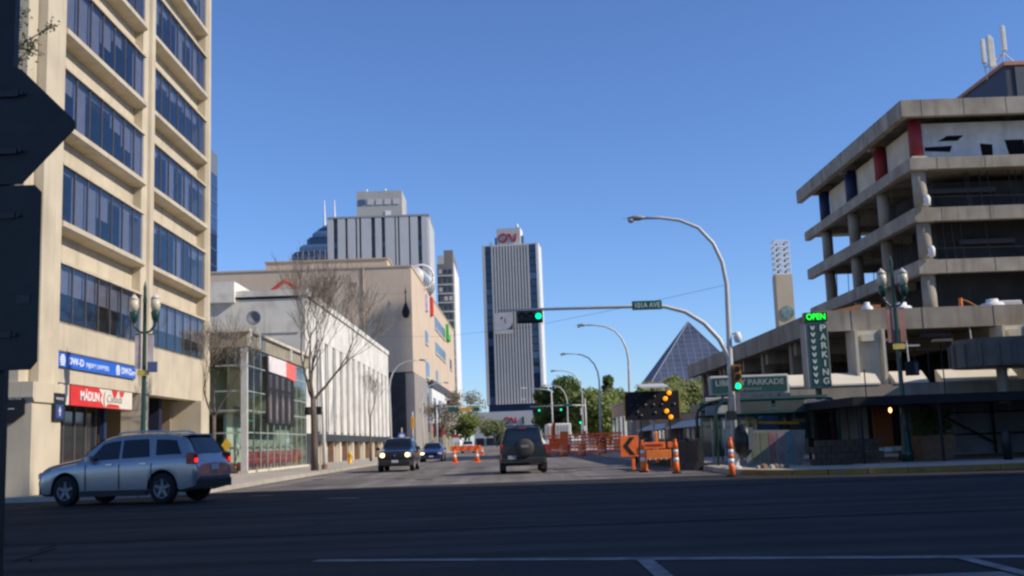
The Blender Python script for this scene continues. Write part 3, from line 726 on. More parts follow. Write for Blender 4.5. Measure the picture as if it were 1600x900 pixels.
MB().box(-15.0, 15.2, 1.0, 23, 18.2, 22.4).build('dark_storey', opaque_glass, CT)
MB().box(-22, 24, -10, 26, 0, 18.2).build('podium', M('podium stone', (.60, .57, .52), .8, .05, .1), CT)
for k in range(8): MB().box(-21 + 5.5 * k, -16.5 + 5.5 * k, -10.3, -10, .3, 4.2).build('podium_window', dark_glass, CT)
MB().box(-7.6, 5.6, 2.0, 14, 112.2, 121.8).build('logo_box', M('logo box white', (.56, .55, .52), .7, .04, .3), CT)
MB().box(5.6, 6.0, 2.0, 14, 112.2, 121.8).build('logo_box_side', white_paint, CT)
MB().box(-8.9, -7.7, 4, 10, 112.2, 117).build('roof_plant', opaque_glass2, CT)
MB().box(6.2, 7.4, 4, 10, 112.2, 117.5).build('roof_plant', opaque_glass2, CT)
for (x, h) in ((-11.3, 114.6), (4.2, 124.2)): MB().lathe([(.9, 0), (.9, 1.2), (.4, 1.9), (0, 2.0)], (x, 3, h - 2), 10).build('roof_dish', white_paint, CT)
def worm(s, x, y, z, mat, parent, flip=1):
    pts = [(1.25, 1.28), (.75, 1.45), (.25, 1.2), (.05, .72), (.22, .22), (.7, .02), (1.15, .25), (1.42, .85), (1.68, 1.32), (1.95, 1.3), (2.1, .85), (2.3, .2), (2.6, .06), (2.85, .45), (3.05, 1.4)]
    MB().tube([(x + p[0] * s, y, z + p[1] * s) for p in pts], .19 * s, 8).build('logo', mat, parent, True)
red_logo = M('red logo', (.36, .05, .06), .7)
worm(3.3, -6.2, 1.8, 113.9, red_logo, CT)
worm(2.3, -5.4, -10.5, 11.6, red_logo, CT)
MB().box(4.6, 5.6, -10.6, -10.1, 11.0, 15.0).build('podium_door_sign', sign_green, CT)
S = thing('tower_banner', 'large white banner with small dark marks on the ribbed tower', 'banner', (-.3, 597.5, 61), R(-7), world=False)
MB().box(-5.0, 4.9, -.5, -.2, 2.4, 12.0).build('sheet', M('banner sheet', (.60, .54, .52), .8, .1, .3), S)
MB().box(-5.2, 5.1, -.55, -.19, .2, 2.35).build('frame_bar', ribm, S)
MB().prism([(4.85, 2.45), (1.2, 2.45), (3.2, 3.6), (4.2, 4.8), (4.85, 6.6)], 'y', -.53, -.502).build('dark_corner', M('banner dark', (.06, .06, .08), .8), S)
MB().prism([(-2.0, 9.2), (-1.2, 9.8), (-.6, 9.3), (-.9, 8.5), (-1.6, 8.4)], 'y', -.53, -.502).build('dark_mark', M('banner mark', (.05, .05, .06), .8), S)
MB().prism([(.4, 9.0), (1.0, 8.6), (.9, 7.0), (1.3, 5.6), (.7, 5.9), (.3, 7.4)], 'y', -.53, -.502).build('red_mark', M('banner red', (.35, .1, .08), .8), S)

# ================================================================== GLASS PYRAMID AND BELL TOWER
Q = thing('glass_pyramid', 'blue grey glass pyramid roof rising over the trees', 'pyramid', (66.6, 390, 0))
ap = Vector((66.6, 390, 42.4)); hb = 29.0; zb = 4.0
cn = [Vector((66.6 - hb, 390 - hb, zb)), Vector((66.6 + hb, 390 - hb, zb)), Vector((66.6 + hb, 390 + hb, zb)), Vector((66.6 - hb, 390 + hb, zb))]
mb = MB()
for k in range(4): mb.poly(cn[k], cn[(k + 1) % 4], ap)
mb.build('glass', M('pyramid glass', (.075, .095, .15), .3, .3, .1, spec=.5), Q)
pyr_bar = M('pyramid bar', (.19, .21, .27), .6)
for f in (0, 3):
    a, b = cn[f], cn[(f + 1) % 4]
    for k in range(21):
        t = (k + 1) / 22
        p = a.lerp(b, t); s = min(t, 1 - t) * 2
        MB().cyl(p, a.lerp(ap, 1.0 * t) if False else p.lerp(p + (ap - (a + b) / 2) * s, 1.0), .14, n=4).build('glazing_bar', pyr_bar, Q)
        q0, q1 = a.lerp(ap, t), b.lerp(ap, t)
        MB().cyl(q0, q1, .14, n=4).build('glazing_bar', pyr_bar, Q)
for k in range(4): MB().cyl(cn[k], ap, .25, n=6).build('ridge_bar', pyr_bar, Q)
MB().box(30, 103, 352, 428, 0, 4).build('base_wall', conc_pale, Q)
F = thing('bell_tower', 'slim tan stone tower with open white lattice top', 'tower', (71, 270, 0))
stone = M('tan tower stone', (.50, .41, .29), .8, .06, .3)
MB().box(69.0, 73.2, 270, 273.6, 0, 40.9).build('shaft', stone, F)
for x in (69.3, 71.2, 73.0): 
    for y in (270.2, 273.4): MB().box(x - .12, x + .12, y - .12, y + .12, 40.9, 49.6).build('lattice_post', white_paint, F)
for k in range(7):
    z = 40.95 + k * 1.43
    for y in (270.2, 273.4): MB().box(69.2, 73.1, y - .14, y + .14, z, z + .28).build('lattice_rail', white_paint, F)
    for x in (69.3, 73.0): MB().box(x - .14, x + .14, 270.3, 273.3, z, z + .28).build('lattice_rail', white_paint, F)
    if k < 6:
        for x in (70.2, 72.1): MB().lathe([(.55, z + .35), (.4, z + .8), (.2, z + 1.1), (0, z + 1.15)], (x, 271.8, 0), 8).build('bell', M('bronze bell', (.06, .06, .07), .5), F)
mb = MB(); mb.lathe([(0, -.35), (1.7, -.3), (1.7, 0)], (71.3, 270.0, 31.2), 20, 'y'); mb.build('emblem', M('teal emblem', (.16, .25, .23), .7, .4, 1.5), F)

# ================================================================== PARKADE PODIUM (east side)
K = thing('parkade_podium', 'low weathered concrete parkade deck with dark open bays and thick roof edge', 'building', (13.9, 48, 0))
MB().box(13.9, 70, 48.0, 48.5, 5.62, 6.55).build('roof_edge', conc, K)
MB().box(13.9, 14.4, 48.52, 82.9, 5.62, 6.55).build('roof_edge', conc, K)
MB().box(14.42, 70, 48.52, 82.9, 5.75, 6.2).build('roof_slab', conc, K)
for x in (22.5, 31, 40): MB().box(x - .25, x + .25, 48.6, 82, 5.1, 5.74).build('roof_beam', conc, K)
for y in (54, 60, 66, 72, 78): MB().box(14.5, 21.9, y - .25, y + .25, 5.0, 5.73).build('roof_beam', conc, K)
for y in (55.3, 61.5, 67.7, 73.9, 80.6): MB().box(14.6, 15.2, y - .3, y + .3, 0.1, 5.74).build('pillar', conc, K)
MB().box(14.2, 70, 48.6, 82, 2.55, 3.05).build('floor_slab', conc, K)
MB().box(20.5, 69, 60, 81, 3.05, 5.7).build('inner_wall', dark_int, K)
MB().box(13.9, 14.2, 48.6, 82.9, 2.5, 3.5).build('west_parapet', conc, K)
for x0, x1 in ((12.3, 13.85), (13.95, 16.25), (16.9, 18.35), (19.0, 22.3)): MB().prism([(47.0, 3.22), (47.75, 3.72), (47.9, 3.72), (47.9, 3.2), (47.0, 3.15)], 'x', x0, x1).build('sloped_parapet', M('lime washed concrete', (.70, .64, .52), .9, .08, .9), K)
MB().box(12.3, 30, 47.04, 47.28, 2.45, 3.14).build('parapet_wall', conc, K)
for x0 in (15.45, 22.0):
    MB().box(x0, x0 + .12, 47.5, 48.8, 3.1, 5.6).build('pillar_flange', conc_pale, K)
    MB().box(x0 + .13, x0 + 1.2, 47.9, 48.9, 3.1, 5.6).build('pillar', conc_pale, K)
    MB().box(x0 + 1.21, x0 + 1.33, 47.5, 48.8, 3.1, 5.6).build('pillar_flange', conc_pale, K)
    MB().box(x0 + .35, x0 + .95, 47.6, 47.89, 5.1, 5.4).build('lamp_box', conc_pale, K)
for x in (17.9, 20.8, 26, 29): MB().tube([(x, 47.9, 3.2), (x + .02, 48.1, 5.6)], .03, 6).build('hanging_cable', steel, K)
MB().box(17.4, 18.6, 48.3, 48.36, 4.85, 4.93).build('handrail', steel, K)
MB().box(18.75, 20.1, 48.45, 48.51, 5.25, 5.42).build('dark_plate', M('dark nameplate', (.06, .055, .055), .7), K)
for k in range(6): MB().box(16.9 + .62 * k, 16.94 + .62 * k, 49.5, 49.55, 3.05, 5.0).build('railing_bar', plastic, K)
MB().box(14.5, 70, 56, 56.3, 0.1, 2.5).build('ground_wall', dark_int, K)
for (x0, x1, y0, mt, nm) in ((14.6, 17.4, 49.5, rust, 'timber_board'), (17.2, 19.0, 51.0, rust, 'timber_board')):
    s = thing(nm, 'rusty brown board lying on the parkade roof %s' % ('near its corner' if x0 < 15 else 'beyond the first board'), 'board', (x0, y0, 6.2))
    MB().prism([(x0, 6.21), (x1, 6.21), (x1, 6.62 + .3), (x1 - 1.0, 6.95), (x0, 6.6)], 'y', y0, y0 + 2.5).build('board', mt, s)
sack = M('white tarp', (.78, .78, .78), .8, .08, 2)
for (x, y, w, lb) in ((18.4, 49.6, .55, 'white covered sack on the parkade roof beside the street lantern'), (16.6, 49.0, .3, 'small white bucket on the parkade roof edge'), (22.6, 49.5, .6, 'white covered heap on the parkade roof at the picture edge')):
    s = thing('covered_heap', lb, 'heap', (x, y, 6.2))
    MB().lathe([(w, 6.21), (w * 1.02, 6.6), (w * .85, 6.78), (w * .5, 6.84), (w * .45, 6.98), (0, 7.0)], (x, y, 0), 7).build('cover', sack, s, True)
s = thing('work_light', 'orange post light standing on the parkade roof', 'lamp', (21.0, 49, 6.2))
MB().cyl((21.0, 49.2, 6.2), (21.0, 49.2, 7.05), .09, n=8).build('post', orange_lt, s); MB().tube([(21.0, 49.2, 7.0), (21.3, 49.2, 6.9), (21.8, 49.2, 6.6)], .04, 6).build('stay', rust, s)

# ================================================================== GUTTED CONCRETE BUILDING (east side)
U = thing('gutted_building', 'gutted five storey concrete building stripped to slabs and columns', 'building', (29, 74, 0))
LV = [(22.9, 24.1, 28.4, 73.3), (19.22, 20.05, 28.9, 73.9), (15.5, 16.45, 28.9, 73.9), (11.8, 12.75, 28.9, 73.9)]
for z0, z1, xw, ys in LV:
    MB().box(xw, 72, ys, ys + .5, z0, z1).build('slab_edge', conc, U)
    MB().box(xw, xw + .5, ys + .51, 101.2, z0, z1).build('slab_edge', conc, U)
    MB().box(xw + .51, 72, ys + .51, 101.2, z1 - .5, z1 - .15).build('floor_slab', conc, U)
    for y in (82.0, 89.3, 97.0): MB().box(xw + .52, 71, y - .3, y + .3, z0 - .15, z1 - .51).build('floor_beam', conc, U)
CY = (74.7, 82.0, 89.3, 97.0, 100.6)
lev = [8.0, 12.75, 16.45, 20.05]; top = [11.8, 15.5, 19.22, 22.9]
for i in range(4):
    for j, y in enumerate(CY[:4]):
        mt = conc if i < 3 else (red_paint if j < 2 else blue_paint)
        MB().lathe([(.48, lev[i] - .1), (.48, top[i] + .05)], (29.75, y, 0), 14).build('column', mt, U, True)
    for x in (45, 58): MB().lathe([(.48, lev[i] - .1), (.48, top[i] + .05)], (x, 74.9, 0), 14).build('column', conc, U, True)
    if i < 3:
        MB().box(29.15, 30.2, 74.0, 74.25, top[i] - .02, top[i] + .98).build('column_bracket', conc_pale, U)
MB().box(31.6, 70, 77.0, 88, 8, 18.9).build('core_wall', dark_int, U)
MB().box(37, 70, 88.02, 99, 8, 22.3).build('core_wall', dark_int, U)
MB().box(31, 71, 75, 100, 6.3, 9.0).build('base_wall', conc, U)
for j in range(3):
    y0, y1 = CY[j] + .55, CY[j + 1] - .55
    MB().box(30.1, 30.25, y0, y1, 20.06, 22.89).build('wall_panel', M('cream insulation', (.62, .55, .44), .9, .15, .6, streak=.2), U)
MB().box(30.3, 71, 75.3, 75.5, 20.06, 22.89).build('wall_panel', white_wall, U)
for pl in ([(31.6, 21.55), (33.0, 21.55), (33.5, 21.95), (32.3, 21.95)], [(30.6, 20.85), (32.4, 20.75), (32.6, 21.2), (30.6, 21.15)], [(34.7, 20.1), (35.45, 20.1), (35.5, 21.2), (34.6, 21.3)], [(36.7, 20.1), (37.9, 20.15), (37.8, 21.5), (36.4, 21.5)], [(39.5, 20.1), (40.4, 20.1), (40.4, 21.4), (39.5, 21.4)]):
    MB().prism(pl, 'y', 75.29, 75.297).build('hole_shade', M('hole shade black', (.004, .004, .005), 1.0, 0, 1), U)  # flat black plates stand in for the shade inside the holes
for k in range(14):
    x, i = random.uniform(31, 38.5), random.choice((0, 1, 1, 2, 2))
    MB().tube([(x, 74.9, lev[i]), (x + random.uniform(-.15, .15), 75.1, top[i])], .035, 5).build('hanging_cable', plastic, U)
for k in range(18):
    y, i = random.uniform(76, 100), random.choice((0, 1, 2))
    MB().tube([(30.5, y, lev[i]), (30.6, y + random.uniform(-.2, .2), top[i])], .035, 5).build('hanging_cable', plastic, U)
for i in (1, 2):
    for h in (.9, 1.4): MB().tube([(30.0, 74.6, lev[i] + h), (40, 74.6, lev[i] + h - .1)], .018, 5).build('safety_wire', plastic, U)
for (x0, z, l) in ((31, 18.0, 5), (33, 14.2, 4)): MB().box(x0, x0 + l, 76.5, 76.9, z, z + .35).build('hanging_duct', M('duct grey', (.06, .06, .07), .6), U)
PH = M('blue black cladding', (.035, .042, .06), .5, .1, .3)
MB().box(40.3, 66, 82, 96.5, 24.1, 29.35).build('roof_house', PH, U)
MB().box(40.15, 66.1, 81.85, 96.6, 29.35, 29.65).build('roof_house_rim', M('copper rim', (.45, .2, .1), .6), U)
MB().box(41, 45, 81.9, 81.99, 25.3, 29.2).build('roof_house_panel', M('slate panel', (.07, .08, .10), .6), U)
N = thing('cell_antenna', 'white panel antennas on a steel frame above the gutted building roof', 'antenna', (40.2, 84, 29.6))
for (x, z0, z1, r) in ((39.6, 30.3, 32.3, .16), (40.15, 29.9, 32.6, .17), (40.35, 30.0, 32.4, .12), (41.35, 31.3, 33.4, .16)):
    MB().bbox(x - r, x + r, 83.8, 84.1, z0, z1, .05).build('panel', M('antenna cream', (.72, .70, .60), .6), N)
for a, b in (((39.6, 84.1, 30.4), (39.9, 84.3, 29.0)), ((40.2, 84.1, 30.2), (40.2, 84.4, 29.6)), ((41.3, 84.1, 31.4), (41.3, 84.3, 29.6)), ((39.8, 84.2, 30.0), (41.4, 84.2, 31.2)), ((41.3, 84.2, 31.2), (43.2, 84.4, 29.6)), ((41.3, 84.2, 31.2), (40.3, 84.4, 29.6))):
    MB().cyl(a, b, .05, n=6).build('strut', steel, N)
for z, lb in ((16.5, 'upper'), (12.9, 'lower')):
    s = thing('flood_lamp', '%s white flood lamp on the gutted building corner column' % lb, 'lamp', (29.3, 73.8, z))
    MB().lathe([(.1, -.45), (.2, -.4), (.24, .1), (.15, .3), (0, .34)], (29.75, 73.6, z + .45), 12).build('lamp_body', white_paint, s, True)
    MB().cyl((29.6, 73.6, z), (29.6, 74.0, z + .2), .06, n=6).build('bracket', steel, s)

# tower off the picture shading the crossing; unseen block and shaft added for shade
for k in range(9): MB().box(28.39, 28.4, 76.0 + 2.8 * k, 76.03 + 2.8 * k, 22.92, 24.08).build('form_joint', jointm, U)
for k in range(12):
    MB().box(29.8 + 3.0 * k, 29.83 + 3.0 * k, 73.29, 73.3, 22.92, 24.08).build('form_joint', jointm, U)
    MB().box(15.5 + 3.2 * k, 15.53 + 3.2 * k, 47.99, 48.0, 5.64, 6.53).build('form_joint', jointm, K)
    for z0, z1, xw, ys in LV[1:]: MB().box(30.8 + 3.4 * k, 30.83 + 3.4 * k, ys - .01, ys, z0 + .02, z1 - .02).build('form_joint', jointm, U)
for k in range(11): MB().box(13.89, 13.9, 50.5 + 3.0 * k, 50.53 + 3.0 * k, 5.64, 6.53).build('form_joint', jointm, K)
for (x, z) in ((16.9, 5.2), (19.6, 5.1)): MB().bbox(x, x + .9, 49.2, 49.5, z, z + .12, .02).build('strip_light', white_paint, K)
for (x, y, w, h) in ((24.0, 52, 1.2, 1.0), (31, 51, 1.6, 1.2)): MB().bbox(x, x + w, y, y + 1, 6.21, 6.2 + h, .05).build('roof_unit', steel, K)
V = thing('shade_tower', 'slab tower south east of the crossing shading the street', 'building', (66, -15, 0))
MB().box(63, 70, -60, 10.9, 0, 55).build('wall', conc_pale, V)
for k in range(15): MB().box(62.9, 63, -59, 10, 3 + 3.4 * k, 4.8 + 3.4 * k).build('window_band', dark_glass, V)
V = thing('shade_block', 'unseen low block added east of the curved canopy to shade the corner sidewalk', 'building', (42, 34, 0))
MB().box(24.5, 60, 25.8, 43.0, 0.1, 11.5).build('wall', conc_pale, V)  # unseen block, added to shade the corner sidewalk
for k in range(2): MB().box(24.42, 24.5, 26.5, 42.5, 1.5 + 4 * k, 3.8 + 4 * k).build('window_band', dark_glass, V)
V = thing('shade_shaft', 'unseen slim shaft added east of the parkade to throw shade on the tan wall', 'building', (92, 133, 0))
MB().box(90, 94, 132.3, 133.5, 0, 99).build('wall', conc_pale, V); MB().box(91, 93.2, 131.2, 132.3, 0, 82).build('lower_shaft', conc_pale, V)  # unseen shaft, added and sized for the shadow on the tan wall

# ================================================================== STREET FRONTAGE UNDER THE PARKADE
W = thing('brick_frontage', 'low brown brick shop front with white sloped awnings along the street', 'building', (11.5, 62, 0))
tanb = M('tan brick', (.36, .25, .17), .85, .15, 2)
for y in (60.0, 77.5, 95.0):
    MB().box(11.4, 13.8, y, y + 1.6, 0.1, 2.9).build('brick_pier', tanb, W)
for y0, y1 in ((61.6, 77.5), (79.1, 95.0)):
    MB().box(11.75, 12.2, y0, y1, 0.1, 0.95).build('brick_wall', brown_brick, W)
    n = 8; w = (y1 - y0) / n
    for k in range(n):
        MB().box(11.95, 11.98, y0 + k * w + .06, y0 + (k + 1) * w - .06, .98, 1.75).build('shop_pane', opaque_glass2 if k % 3 else dark_glass, W)
        MB().box(11.9, 12.02, y0 + k * w - .05, y0 + k * w + .05, .96, 1.78).build('shop_mullion', green_dk, W)
    MB().prism([(11.2, 1.78), (12.6, 2.35), (12.6, 2.42), (11.2, 1.86)], 'y', y0 + .02, y1 - .02).build('awning', M('pale awning', (.55, .55, .53), .6, .1, 1), W)
    MB().box(12.3, 13.8, y0, y1, 2.0, 2.75).build('upper_wall', tanb, W)
W = thing('brick_kiosk', 'tan brick cube building standing down the street past the shop front', 'building', (11.5, 102, 0))
MB().box(11.3, 15, 101, 118, 0.1, 4.6).build('wall', M('pale tan brick', (.45, .35, .25), .85, .1, 1), W)
MB().box(11.2, 15.1, 100.9, 118.1, 4.6, 4.8).build('coping', tan_trim, W)
for k in range(4): MB().box(11.2, 11.29, 102.5 + 4 * k, 105 + 4 * k, 1, 3.4).build('window', dark_glass, W)

# ================================================================== EAST CORNER: SHED, HOARDING, SIGNS
H = thing('sidewalk_shed', 'black scaffold walkway roof over the corner sidewalk', 'scaffold', (11, 36, .12))
MB().box(10.9, 24.4, 34.0, 43.4, 2.12, 2.24).build('roof_deck', black_matt, H)
MB().box(10.8, 24.4, 33.9, 34.0, 1.96, 2.24).build('edge_board', M('dark edge board', (.012, .012, .014), .8), H)
MB().box(10.8, 10.9, 34.0, 43.4, 1.96, 2.24).build('edge_board', M('dark edge board', (.012, .012, .014), .8), H)
for x in (11.1, 13.6, 16.4, 19.2, 22): 
    for y in (34.2, 43.0): MB().cyl((x, y, .12), (x, y, 2.12), .05, n=8).build('post', black_matt, H)
for x in (11.1, 13.6, 16.4): MB().cyl((x + .2, 34.1, 2.24), (x + .2, 34.1, 3.1), .02, n=6).build('guard_post', plastic, H)
MB().cyl((16.4, 42.9, 2.1), (19.2, 42.9, .5), .045, n=8).build('brace', black_matt, H)
for z in (.9, 1.75): MB().cyl((16.4, 42.85, z), (24, 42.85, z), .035, n=6).build('rail', black_matt, H)
H2 = thing('site_hoarding', 'blue grey panelled hoarding under the scaffold walkway', 'hoarding', (15.6, 43.2, .12))
hd = M('blue grey hoarding', (.26, .28, .34), .8, .2, .8, streak=.2)
for k in range(4): MB().box(15.6 + 2.2 * k, 15.6 + 2.2 * k + 2.17, 43.2, 43.26, .15, 2.1).build('panel', hd, H2)
for k in range(3):
    s = thing('white_sheet_panel', '%s off white sheet panel leaning beside the orange panel under the walkway' % ('first', 'second', 'third')[k], 'panel', (13.1 + .4 * k, 43.0, .12), group='white sheet panels under the walkway')
    MB().bbox(13.05 + .40 * k, 13.40 + .40 * k, 42.9, 42.98, .55, 2.1, .01).build('sheet', M('off white sheet', (.48, .46, .42), .8, .15, 1), s)
s = thing('orange_sheet', 'dull orange sheet panel standing under the scaffold walkway', 'panel', (14.8, 43, .12))
MB().box(14.4, 15.15, 42.9, 42.97, .4, 2.1).build('sheet', M('dull orange', (.45, .14, .06), .8, .2, 1), s)
s = thing('walkway_bulb', 'lit warm bulb hanging under the scaffold walkway', 'lamp', (14.05, 38, 2.1))
MB().lathe([(0, 1.78), (.045, 1.81), (.06, 1.87), (.03, 1.95), (0, 1.96)], (13.6, 38.6, 0), 10).build('bulb', warm_bulb, s, True)
MB().cyl((13.6, 38.6, 1.95), (13.6, 38.6, 2.12), .012, n=5).build('flex', black, s)
s = thing('planter_hedge', 'clipped dark hedge in a brown planter under the walkway', 'planter', (14.5, 37, .12))
MB().prism([(13.95, .14), (14.95, .14), (15.05, .95), (13.85, .95)], 'y', 36.7, 37.5).build('tub', brown_brick, s)
mb = MB()
for _ in range(900):
    p = Vector((random.uniform(13.85, 15.05), random.uniform(36.7, 37.5), random.uniform(.9, 1.75)))
    a, b = Vector((random.uniform(-1, 1), random.uniform(-1, 1), random.uniform(-1, 1))) * .07, Vector((random.uniform(-1, 1), random.uniform(-1, 1), random.uniform(-1, 1))) * .07
    mb.poly(p - a, p + b, p + a, p - b)
mb.build('hedge', leaf_d, s)
s = thing('bollard', 'short dark bollard on the corner sidewalk', 'bollard', (15.3, 35, .12))
MB().lathe([(.14, .12), (.14, .9), (.11, .97), (.13, 1.02), (0, 1.08)], (15.25, 33.4, 0), 14).build('post', black, s, True)
s = thing('low_wall', 'low brown brick planter wall on the corner sidewalk', 'wall', (10.8, 35, .12))
for r in range(4):
    for k in range(7):
        MB().bbox(9.7 + .31 * k + (.15 if r % 2 else 0), 9.7 + .31 * k + .3 + (.15 if r % 2 else 0), 34.95, 35.25, .13 + .2 * r, .13 + .2 * r + .19, .012).build('block', M('dark brown block', (.075, .05, .035), .85, .2, 3), s)
s = thing('site_rail', 'white and grey barrier rail low under the walkway', 'barrier', (12.8, 37, .12))
for k in range(4): MB().bbox(12.05 + .32 * k, 12.05 + .32 * k + .29, 36.9, 36.95, .42 + .015 * k, .58 + .015 * k, .01).build('rail_board', (refl_white, steel)[k % 2], s)
for x in (12.15, 13.2): MB().box(x, x + .05, 36.96, 37.0, .13, .6).build('leg', plastic, s)
Cn = thing('entrance_canopy', 'curved ribbed concrete entrance canopy at the picture edge', 'canopy', (19, 44, 3.5))
pts = [(34, 46.6), (20.3, 46.6)] + arc(20.3, 45.0, 1.6, 90, 270, 12)[1:-1] + [(20.3, 43.4), (34, 42.4)]
dkc = M('dark concrete', (.17, .155, .14), .9, .2, .8, streak=.35)  # darker concrete than the parkade slabs
MB().prism(pts, 'z', 3.6, 4.6).build('canopy_band', dkc, Cn)
MB().prism([(p[0] * .98 + .45, p[1] * .98 + .9) for p in pts], 'z', 4.6, 4.75).build('canopy_top', dkc, Cn)
for k in range(22):
    x = 20.4 + .55 * k; y = 43.4 - (x - 20.3) * .073
    MB().box(x, x + .14, y - .07, y + .02, 3.62, 4.55).build('rib', dkc, Cn)
for a in range(6):
    t = R(255 - 24 * a); x, y = 20.3 + 1.63 * math.cos(t), 45 + 1.63 * math.sin(t)
    MB().cyl((x, y, 3.62), (x, y, 4.55), .07, n=6).build('rib', dkc, Cn)
MB().cyl((20.6, 44.9, .12), (20.6, 44.9, 3.55), .22, n=14).build('canopy_column', conc, Cn)

for k, (x, w, c, lb) in enumerate(((11.3, .7, (.10, .12, .14), 'slate'), (12.05, .5, (.30, .29, .27), 'grey'), (12.6, .4, (.18, .04, .04), 'maroon'))):
    s = thing('shop_poster', '%s shop poster on the dark wall beside the parking sign' % lb, 'poster', (x, 43.6, .2))
    MB().bbox(x, x + w, 43.55, 43.6, .95, 1.95, .01).build('sheet', M('poster ' + lb, c, .6, .3, 3), s)
    MB().box(x + .08, x + w - .08, 43.54, 43.549, 1.6, 1.75).build('print', M('poster print', (.35, .34, .32), .6), s)
gw_ = thing('entry_glazing', 'dim green glazed shop front behind the green arched frame', 'shop front', (8, 47, .12))
for k in range(5):
    MB().box(8.3 + .82 * k, 9.06 + .82 * k, 46.5, 46.53, .3, 2.3).build('pane', opaque_glass2 if k % 2 else dark_glass, gw_)
    MB().box(8.22 + .82 * k, 8.29 + .82 * k, 46.46, 46.56, .12, 2.4).build('mullion', green_dk, gw_)
MB().box(8.2, 12.4, 46.44, 46.6, 2.32, 2.6).build('head_rail', green_dk, gw_)
# green tube canopy and signs of the parkade entry
E = thing('entry_pergola', 'dark green arched tube pergola at the parkade entry', 'canopy frame', (7.6, 39.5, .12))
for y in (39.5, 43.5):
    MB().tube([(7.55, y, .12), (7.55, y, 1.95), (7.62, y, 2.2), (7.8, y, 2.38), (8.1, y, 2.45), (11.5, y, 2.45), (11.8, y, 2.38), (11.95, y, 2.2), (12.0, y, 1.95), (12.0, y, .12)], .06, 8).build('arch', green_dk, E, True)
    MB().tube([(7.55, y, 1.95), (12.0, y, 1.95)], .05, 8).build('rail', green_dk, E)
for x in (8.2, 9.7, 11.2): MB().tube([(x, 39.5, 2.45), (x, 43.5, 2.45)], .04, 6).build('purlin', green_dk, E)
MB().box(7.9, 11.7, 39.55, 43.45, 2.5, 2.54).build('roof_sheet', M('smoky roof sheet', (.06, .08, .07), .4), E)
for x0, x1 in ((8.0, 9.6), (9.75, 10.8)): MB().box(x0, x1, 39.47, 39.5, 2.0, 2.38).build('valance', M('grey green panel', (.06, .075, .065), .7, .15, 2), E)
MB().box(10.9, 11.7, 39.46, 39.49, 2.0, 2.36).build('notice', M('slate notice', (.16, .17, .22), .7), E)
LS = thing('parkade_sign', 'green Liberty Parkade sign board in a pale rounded frame', 'sign', (9.4, 42, 3.1))
MB().bbox(7.85, 10.95, 41.95, 42.2, 2.74, 3.48, .05).build('frame', M('pale sign frame', (.42, .43, .41), .5), LS)
MB().box(7.96, 10.85, 41.90, 41.948, 2.83, 3.39).build('face', M('deep green sign face', (.012, .07, .055), .5, .1, 2), LS)
text('LIBERTY PARKADE', M('grey sign lettering', (.30, .34, .33), .6), LS, (9.4, 41.895, 3.18), FACE_S, .30, 2.65, bold=.006)
text('ENTRANCE', M('grey sign lettering', (.30, .34, .33), .6), LS, (9.4, 41.895, 2.93), FACE_S, .12, .9)
for x in (8.3, 10.5): MB().box(x, x + .1, 42.0, 42.1, 2.5, 2.74).build('bracket', green_dk, LS)
PS = thing('parking_sign', 'tall green vertical parking sign with lit green open display', 'sign', (12.1, 42, 2.9))
MB().box(11.72, 12.62, 42.0, 42.7, 2.88, 5.45).build('cabinet', M('grey sign cabinet', (.34, .33, .31), .6, .1, 2), PS)
MB().box(11.86, 12.17, 41.97, 41.999, 2.95, 5.38).build('arrow_face', M('deep green sign face', (.012, .07, .055)), PS)
MB().box(12.24, 12.58, 41.97, 41.999, 2.95, 5.38).build('letter_face', M('deep green sign face', (.012, .07, .055)), PS)
pl = M('parking letter', (.62, .66, .62), .6)
for k, ch in enumerate('PARKING'): text(ch, pl, PS, (12.41, 41.965, 5.2 - .345 * k), FACE_S, .34, None if ch == 'I' else .24, bold=.008)
for k in range(9):
    z = 5.22 - .262 * k
    MB().prism([(11.92, z + .08), (11.97, z + .08), (12.015, z + .01), (12.06, z + .08), (12.11, z + .08), (12.07, z - .04), (12.015, z - .09), (11.96, z - .04)], 'y', 41.955, 41.968).build('arrow', pl, PS)
MB().box(11.74, 12.62, 41.95, 42.3, 5.47, 5.83).build('display_box', M('dark green display', (.004, .06, .01), .4), PS)
text('OPEN', led_green, PS, (12.18, 41.945, 5.65), FACE_S, .33, .74, bold=.006)
MB().cyl((12.2, 42.4, .12), (12.2, 42.4, 2.9), .12, n=10).build('post', green_dk, PS)
MB().bbox(11.95, 12.5, 42.2, 42.65, .12, 2.2, .05).build('post_casing', black_matt, PS)
s = thing('clearance_bar', 'yellow clearance bar with white rings hung across the parkade entry', 'barrier', (10, 41, 1.6))
MB().cyl((9.45, 41, 1.63), (10.95, 41, 1.56), .055, n=10).build('bar', M('bar yellow', (.75, .45, .03), .5), s)
for x in (9.0, 9.25): MB().lathe([(0, -.07), (.08, -.07), (.08, .07), (0, .07)], (x, 41, 1.64), 10, 'x').build('ring', M('bar yellow pale', (.7, .5, .12), .5), s)
for x in (9.0, 10.8): MB().cyl((x, 41, 1.65), (x, 41, 2.45), .01, n=5).build('chain', steel, s)
s = thing('white_board', 'blank white board behind the signal pole at the parkade entry', 'sign', (7.9, 44, 2.0))
MB().bbox(8.0, 8.95, 43.9, 43.96, 1.95, 2.72, .02).build('board', M('dull white board', (.50, .51, .52), .7), s)
for x in (8.2, 8.7): MB().box(x, x + .05, 43.97, 44.02, .12, 2.6).build('post', steel, s)
MU = thing('mural_hoarding', 'grey hoarding with faint coloured mural stripes beside the signal pole', 'hoarding', (8.8, 36.6, .12))
